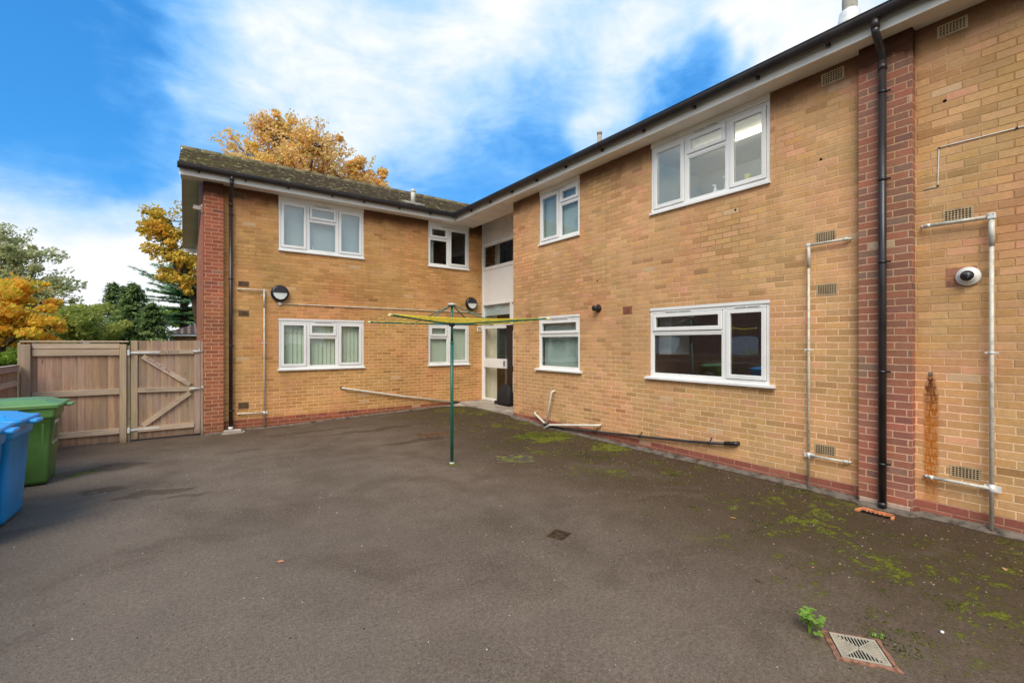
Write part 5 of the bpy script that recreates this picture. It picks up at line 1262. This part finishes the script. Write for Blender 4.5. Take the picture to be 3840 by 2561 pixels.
# 1 great orange tree behind the left wing
T = 27.
cl = []
for x_, y_, r_, n_ in ((1000,620,2.0,2600),(1110,560,2.0,2600),(930,560,1.5,1500),(1060,490,1.5,1500),(1180,520,1.4,1400),(1230,620,1.8,2200),(1130,680,2.2,2600),(980,700,2.2,2400),(880,660,1.4,1100),(1290,690,1.4,1200),(1010,460,.9,420)):
    cl.append((px(x_,y_,T+random.uniform(-1.5,1.5)), (r_,r_,r_*.85), int(n_*.44)))
cl = [(c-Vector((0,0,.55)), r_, n_) for c, r_, n_ in cl]
tree('autumn_tree', 'big orange autumn tree rising behind the mossy roof of the left wing', px(1110,1285,T), cl, .125, m_lf_orange, 1, 'trees beyond the yard', .4, .45, fringe=26)
cl = [(px(1370,655,29), (1.0,1.,.9), 1500), (px(1340,700,29), (1.2,1.,.9), 1500), (px(1395,690,29), (.8,.8,.7), 700), (px(1425,705,29), (.5,.5,.3), 150)]
tree('autumn_tree', 'smaller orange treetop right of the big orange tree behind the roof', px(1365,1285,29), cl, .12, m_lf_orange, 2, 'trees beyond the yard', .2, .5, fringe=5)
# 2 turning maple at the gable
T = 21.
cl = [(px(640,830,T), (.9,.9,.7), 900), (px(600,865,T), (.65,.65,.45), 520), (px(575,800,T), (.35,.35,.25), 160), (px(690,930,T), (1.1,1.,.9), 1600), (px(655,970,T), (.7,.7,.6), 800), (px(700,1010,T), (.9,.9,.6), 1100), (px(710,1060,T), (.6,.6,.5), 500), (px(780,900,T+1), (1.8,1.4,1.8), 2200)]
tree('maple_tree', 'green and orange maple showing past the gable of the left wing', px(790,1285,T+1), cl, .10, m_lf_mix, 3, 'trees beyond the yard', .25, .5, fringe=4)
# 3 maple at the left
T = 13.
cl = [(px(-30,1130,T), (1.2,1.2,.75), 2500), (px(60,1180,T), (1.0,1.,.65), 2100), (px(150,1215,T), (.75,.7,.4), 1100), (px(30,1250,T), (1.2,1.,.5), 1900), (px(195,1225,T), (.4,.4,.25), 350), (px(60,1090,T), (.7,.7,.3), 600), (px(110,1240,T), (.6,.6,.4), 700), (px(0,1065,T), (.6,.6,.25), 350)]
tree('maple_tree', 'yellow and orange maple at the left edge beyond the fence', px(-60,1285,T), cl, .065, m_lf_maple, 4, 'trees beyond the yard', .15, .5, fringe=3)
# 4 birch behind
T = 24.
cl = [(px(40,960,T), (1.5,1.3,1.3), 1500), (px(110,1060,T), (1.5,1.3,1.2), 1900), (px(0,1080,T), (2.,1.6,1.6), 2600), (px(170,1140,T), (1.3,1.1,1.), 1500), (px(20,900,T), (.7,.7,.6), 360), (px(130,960,T), (.7,.7,.5), 260), (px(-60,1000,T), (1.6,1.5,1.6), 1900), (px(195,1110,T), (.8,.8,.8), 420), (px(130,1200,T), (1.6,1.2,1.), 1900)]
tree('birch_tree', 'tall sparse green tree behind the maple at the left edge', px(30,1285,T), cl, .095, m_lf_birch, 6, 'trees beyond the yard', .22, .35, fringe=9)
# 5 mixed broadleaf shrubs
def shrub(label, pts, lsize, mt, seed, name='shrub', dens=1., cat='shrub', group='shrubs and hedge beyond the fence'):
    rnd = random.Random(seed); c0 = pts[0][0].copy(); c0.z = -.14
    t = thing(name, label, cat, c0, group); lf = MB(); st = MB()
    for c, r_, n_ in pts:
        g_ = Vector((c.x, c.y, -.14)); limb(st, g_, c, .05, .015, rnd, .05)
        m_ = 9
        for k in range(m_):
            v = Vector((rnd.gauss(0,.55), rnd.gauss(0,.55), rnd.gauss(0,.55)))
            if v.length > 1: v.normalize()
            q = rnd.uniform(.28,.5); leaves(lf, (c.x+v.x*r_[0], c.y+v.y*r_[1], c.z+v.z*r_[2]), tuple(x*q for x in r_), int(n_*dens/m_), lsize, rnd, 0.)
    st.build('stem', m_bark, t); lf.build('foliage', mt, t, False)
T = 20.
shrub('olive green shrubs right of the maple above the tall fence', [(px(235,1235,T), (1.1,1.,.9), 2600), (px(300,1200,T), (1.,1.,.8), 2300), (px(260,1180,T), (.9,.8,.5), 1200), (px(200,1270,T), (1.,1.,.9), 1600)], .075, m_lf_olive, 31)
shrub('yellowish bush between the olive shrubs and the dark conifers', [(px(345,1220,T+2), (1.2,1.,1.), 3000), (px(400,1250,T+1), (1.,1.,.8), 2100), (px(360,1170,T+3), (.9,.9,.5), 1100)], .075, m_lf_olive, 32)
shrub('low dark shrubs at the far left behind the maple', [(px(0,1290,15), (1.5,1.,1.2), 3000), (px(100,1300,15), (1.2,1.,1.), 2600), (px(-90,1290,15), (1.5,1.,1.2), 1500)], .06, m_lf_olive, 33)
shrub('bright lime green shrub behind the corner of the low fence', [(px(45,1350,10.5), (.42,.4,.26), 1500), (px(5,1365,10.5), (.4,.4,.22), 1000), (px(75,1330,10.8), (.25,.25,.22), 500)], .03, m_lf_bright, 34)
# 6 conifers
def conifer(label, base, z1, rbase, seed, n_=5200, mt=m_lf_conifer, lsize=.10):
    rnd = random.Random(seed); base = Vector(base); base.z = -.14
    t = thing('conifer_tree', label, 'tree', base, 'trees beyond the yard')
    tr = MB(); tr.tube([base, (base.x, base.y, z1)], .12, 8, rr=[.16,.02]); lf = MB(); H_ = z1-base.z
    nb = int(H_*17)
    for k in range(nb):
        f = (k+.5)/nb; z_ = base.z+H_*f; rr = rbase*(1-f)**.8*rnd.uniform(.75,1.15)+.10; an = k*2.4+rnd.uniform(-.3,.3)
        e = Vector((base.x+math.cos(an)*rr, base.y+math.sin(an)*rr, z_-rr*.22)); s0 = Vector((base.x, base.y, z_))
        tr.tube([s0, e], .01, 4, rr=[.02,.006])
        m_ = int(n_/nb)
        for q in range(m_):
            u = rnd.random()**.7; p = s0.lerp(e, u); w = .10+.20*u*rr
            p += Vector((rnd.gauss(0,w*.6), rnd.gauss(0,w*.6), rnd.gauss(0,.06)))
            d_ = (e-s0).normalized(); d_ = (d_+Vector((rnd.gauss(0,.5), rnd.gauss(0,.5), rnd.gauss(0,.25)-.25))).normalized(); sd = d_.cross(Vector((0,0,1))).normalized()*lsize*.42; l = lsize*1.25*rnd.uniform(.7,1.5)
            lf.face([p-sd, p+d_*l*.5-sd*1.1+Vector((0,0,.01)), p+d_*l, p+sd])
    tr.build('trunk', m_bark, t); lf.build('crown', mt, t, False)
conifer('dark narrow conifer, leftmost of the conifer group', px(425,1285,25), px(425,1062,25).z, 1.5, 41, 9000)
conifer('short dark conifer tip between two taller conifers', px(470,1285,26), px(470,1075,26).z, 1.4, 42, 7000)
conifer('broad dark conifer in front of the cedar', px(505,1285,23), px(500,1066,23).z, 1.9, 43, 14000)
conifer('bushy dark conifer just left of the small tiled garage', px(575,1285,22), px(570,1140,22).z, 1.5, 44, 10000)
shrub('green hedge below the cedar by the garage roof', [(px(640,1195,34), (2.,1.,.7), 1500), (px(700,1190,34), (1.8,1.,.7), 1500), (px(600,1180,33), (1.4,1.,.8), 1100)], .11, m_lf_bright, 36)
# 7 cedar with tiered branches
def cedar():
    rnd = random.Random(77); T = 30.; base = px(690,1285,T); base.z = -.14
    t = thing('cedar_tree', 'tall cedar with flat tiered branches beside the gable', 'tree', base, 'trees beyond the yard')
    tr = MB(); topz = px(690,930,T).z; tr.tube([base, (base.x, base.y, topz*.5), (base.x, base.y, topz)], .2, 8, rr=[.32,.22,.06]); lf = MB()
    rt = Vector((.8129,-.5824,0)); fw = Vector((.5824,.8129,0))
    for z_, rr, tilt in ((px(0,1010,T).z,1.5,.55),(px(0,1050,T).z,2.6,.40),(px(0,1085,T).z,2.1,.25),(px(0,1105,T).z,2.3,.12),(px(0,1130,T).z,2.6,.05),(px(0,1155,T).z,2.1,0.),(px(0,1185,T).z,2.4,-.08),(px(0,1210,T).z,2.6,-.1),(px(0,975,T).z,1.0,.7)):
        for k in range(9):
            an = k*2*math.pi/9+rnd.uniform(-.25,.25); r2 = rr*rnd.uniform(.7,1.1); d_ = rt*math.cos(an)+fw*math.sin(an)
            s0 = Vector((base.x, base.y, z_-r2*tilt*.6+rnd.uniform(-.15,.15))); e = s0+d_*r2+Vector((0,0,r2*tilt*.9)); mid = s0.lerp(e, .55)+Vector((0,0,-.02))
            tr.tube([s0, mid, e], .04, 5, rr=[.06,.035,.012])
            for q in range(150):
                u = .15+.85*rnd.random(); p = s0.lerp(mid, u/.55) if u < .55 else mid.lerp(e, (u-.55)/.45)
                w = .28*math.sin(math.pi*min(1, u))+.06; p += Vector((rnd.gauss(0,w*.6), rnd.gauss(0,w*.6), rnd.uniform(-.02,.10)))
                g_ = (d_+Vector((rnd.gauss(0,.6), rnd.gauss(0,.6), rnd.gauss(0,.12)))).normalized(); sd = g_.cross(Vector((0,0,1))).normalized()*.05; l = .24*rnd.uniform(.6,1.4)
                lf.face([p-sd, p+g_*l*.5-sd+Vector((0,0,.01)), p+g_*l, p+sd])
    tr.build('trunk', m_bark, t); lf.build('crown', m_lf_cedar, t, False)
cedar()

# 8 small garage beyond the gate
gx0, gy0 = -1.0, 29.5
g_ = thing('garage', 'low brick garage with brown hipped tile roof beyond the gate', 'building', (1.,32.,0))
ze = px(660,1251,23.4).z; zt = px(660,1203,26.5).z-.1
b = MB(); b.box((gx0+.25,gy0+.25,-.14),(gx0+5.,gy0+5.,ze-.1)); b.build('wall', brick_mat('garage_brick', [(0.,(.30,.14,.07)),(.5,(.42,.20,.10)),(1.,(.48,.26,.14))], (.5,.34,.22), (.5,.34,.22), .0, False), g_)
b = MB(); b.box((gx0,gy0,ze-.12),(gx0+5.3,gy0+5.3,ze), .01); b.build('fascia', m_upvc, g_)
b = MB()
p0, p1, p2, p3 = (gx0-.05,gy0-.05,ze+.002), (gx0+5.35,gy0-.05,ze+.002), (gx0+5.35,gy0+5.35,ze+.002), (gx0-.05,gy0+5.35,ze+.002)
r0, r1 = (gx0+1.9,gy0+2.65,zt+.1), (gx0+3.4,gy0+2.65,zt+.1)
b.face([p0,p1,r1,r0]); b.face([p1,p2,r1]); b.face([p2,p3,r0,r1]); b.face([p3,p0,r0])
def wavy():
    m, nt, bb = mat('pantile'); n = N(nt); pos = n.geo(); P = n.sep(pos)
    w = n.math('SINE', n.math('MULTIPLY', P[0], 21.)); row = n.math('FRACT', n.math('MULTIPLY', P[2], 7.))
    c = n.mix(n.mr(w, -1., 1.), (.05,.028,.02), (.16,.09,.065)); c = n.mix(n.mr(row, .85, 1.), c, (.03,.02,.015)); c = n.mix(n.math('MULTIPLY', n.mr(row, .72, .85), n.mr(w, .3, .9)), c, (.4,.34,.3))
    nt.links.new(c, bb.inputs['Base Color']); setp(bb, Roughness=.8); return m
b.build('roof', wavy(), g_)

# 9 neighbours outside the frame, seen only in the window panes
nb = thing('brick_house', 'red brick neighbouring house beyond the low fence', 'building', (-12.,9.,0))
b = MB(); b.box((-16.,-3.,-.14),(-8.5,24.,5.2)); b.build('wall', m_redR, nb)
b = MB(); b.face([(-8.2,-3.3,5.15),(-8.2,24.3,5.15),(-12.25,24.3,7.2),(-12.25,-3.3,7.2)]); b.face([(-12.25,-3.3,7.2),(-12.25,24.3,7.2),(-16.3,24.3,5.15),(-16.3,-3.3,5.15)]); b.build('roof', m_roofy, nb)
for y_ in (2.,6.,10.,14.,18.):
    for z_ in (.9,3.4):
        b = MB(); b.box((-8.52,y_,z_),(-8.46,y_+1.4,z_+1.1), .01); b.build('window', m_upvc, nb)
shrub('hedge growing behind the low fence', [(Vector((-3.3,y_,.75)), (.7,.7,.75), 900) for y_ in (3.,4.2,5.4,6.6,7.8,9.)], .055, m_lf_olive, 39)

# ------------------------------------------------------------------ world: Nishita sky with procedural cloud
w = bpy.data.worlds.new('World'); sc.world = w; w.use_nodes = True; nt = w.node_tree; nt.nodes.clear(); n = N(nt)
SUN = Vector((-.70, -.64, 1.0)).normalized()
elev = math.asin(SUN.z); azim = math.atan2(SUN.x, SUN.y)
out = nt.nodes.new('ShaderNodeOutputWorld'); bg1 = nt.nodes.new('ShaderNodeBackground'); bg2 = nt.nodes.new('ShaderNodeBackground'); mx = nt.nodes.new('ShaderNodeMixShader')
sky = nt.nodes.new('ShaderNodeTexSky'); sky.sky_type = 'NISHITA'; sky.sun_disc = False; sky.sun_elevation = elev; sky.sun_rotation = azim
sky.air_density = 1.2; sky.dust_density = .3; sky.ozone_density = 3.
hs = nt.nodes.new('ShaderNodeHueSaturation'); hs.inputs['Saturation'].default_value = 1.25; nt.links.new(sky.outputs[0], hs.inputs['Color'])
tint = n.mix(1., hs.outputs[0], (.52,1.02,1.28), 'MULTIPLY')
nt.links.new(tint, bg1.inputs[0]); bg1.inputs[1].default_value = .15
d = n.vmath('NORMALIZE', n.tex('Generated')); D_ = n.sep(d)
up = n.math('MAXIMUM', D_[2], .03)
# cloud sheet coordinates: point where the view ray meets a flat layer overhead
inv = n.math('DIVIDE', 1., n.math('ADD', up, .12))
sheet = n.comb(n.math('MULTIPLY', D_[0], inv), n.math('MULTIPLY', D_[1], inv), 0.)
f1 = n.noise(n.vmath('ADD', n.vmath('MULTIPLY', d, (1.,1.,2.1)), (3.,1.,5.)), 1.7, 9., .62, .35); f2 = n.noise(n.vmath('ADD', n.vmath('MULTIPLY', d, (1.,1.,2.4)), (7.,3.,1.)), 5.2, 9., .64, .5)
warp = n.vmath('MULTIPLY', n.vmath('SUBTRACT', n.noise(d, 3.2, 4., .6, out='C'), (.5,.5,.5)), (.34,.34,.26))
dw = n.vmath('NORMALIZE', n.vmath('ADD', d, warp))
def dirp(x, y): return (px(x, y, 1.)-Vector((0,0,1.72))).normalized()
dens = n.math('ADD', n.math('MULTIPLY', n.math('SUBTRACT', f1, .5), 1.1), n.math('ADD', n.math('MULTIPLY', n.math('SUBTRACT', f2, .5), .8), .19))
for x_, y_, rad, amt in ((950,400,11,.34),(1300,350,10,.22),(650,400,5,.15),(1500,30,11,.40),(2100,0,11,.46),(2600,20,7,.22),(2950,120,8,.62),(2400,500,5,.26),(1950,560,5,.12),(300,1150,15,.55),(650,1150,11,.40),(100,950,8,.18),(1600,780,6,.08),
                         (60,300,13,-.26),(330,330,7,-.24),(620,120,7,-.06),(200,650,9,-.06),(2590,330,4.0,-.50),(2080,430,5,-.22)):
    c_ = math.cos(R(rad)); dt = n.vmath('DOT_PRODUCT', dw, tuple(dirp(x_, y_)))
    dens = n.math('ADD', dens, n.math('MULTIPLY', n.mr(dt, math.cos(R(rad*1.45)), 1-(1-c_)*.05), amt))
# bright overcast on the side behind the photographer
back = n.vmath('DOT_PRODUCT', d, (-.75,-.65,.1))
dens = n.math('ADD', dens, n.mr(back, -.2, .6, 0., .8))
dens = n.math('ADD', dens, n.mr(D_[2], .22, .02, 0., .45))
fac = n.math('MINIMUM', n.math('MAXIMUM', n.mr(dens, .02, 1.0, 0., 1., False), 0.), 1.)
cc = n.ramp(fac, [(0., (.055,.34,.87)), (.3, (.17,.47,.94)), (.6, (.46,.70,1.)), (1., (.95,.965,1.)) ])
nt.links.new(cc, bg2.inputs[0]); bg2.inputs[1].default_value = 1.08
nt.links.new(n.mr(fac, 0., .35, 0.45, 1.), mx.inputs[0]); nt.links.new(bg1.outputs[0], mx.inputs[1]); nt.links.new(bg2.outputs[0], mx.inputs[2]); nt.links.new(mx.outputs[0], out.inputs[0])

# ------------------------------------------------------------------ sun
L_ = bpy.data.lights.new('sun', 'SUN'); L_.energy = 3.0; L_.angle = R(34); L_.color = (1., .93, .82)
lo = bpy.data.objects.new('sun', L_); col.objects.link(lo); lo.rotation_euler = SUN.to_track_quat('Z', 'Y').to_euler(); lo.location = (-8,-6,12)

# ------------------------------------------------------------------ camera
cam = bpy.data.cameras.new('camera'); co = bpy.data.objects.new('camera', cam); col.objects.link(co); sc.camera = co
co.location = (0,0,1.72); co.rotation_euler = (R(90), 0, -math.atan2(.5824,.8129))
cam.sensor_width = 36.; cam.lens = 1700/3840*36; cam.shift_y = 4.5/3840; cam.clip_start = .05; cam.clip_end = 2000
sc.view_settings.view_transform = 'Standard'; sc.view_settings.look = 'None'; sc.view_settings.exposure = 0; sc.view_settings.gamma = 1
try:
    sc.cycles.max_bounces = 8; sc.cycles.transparent_max_bounces = 12; sc.cycles.use_denoising = True
except Exception: pass
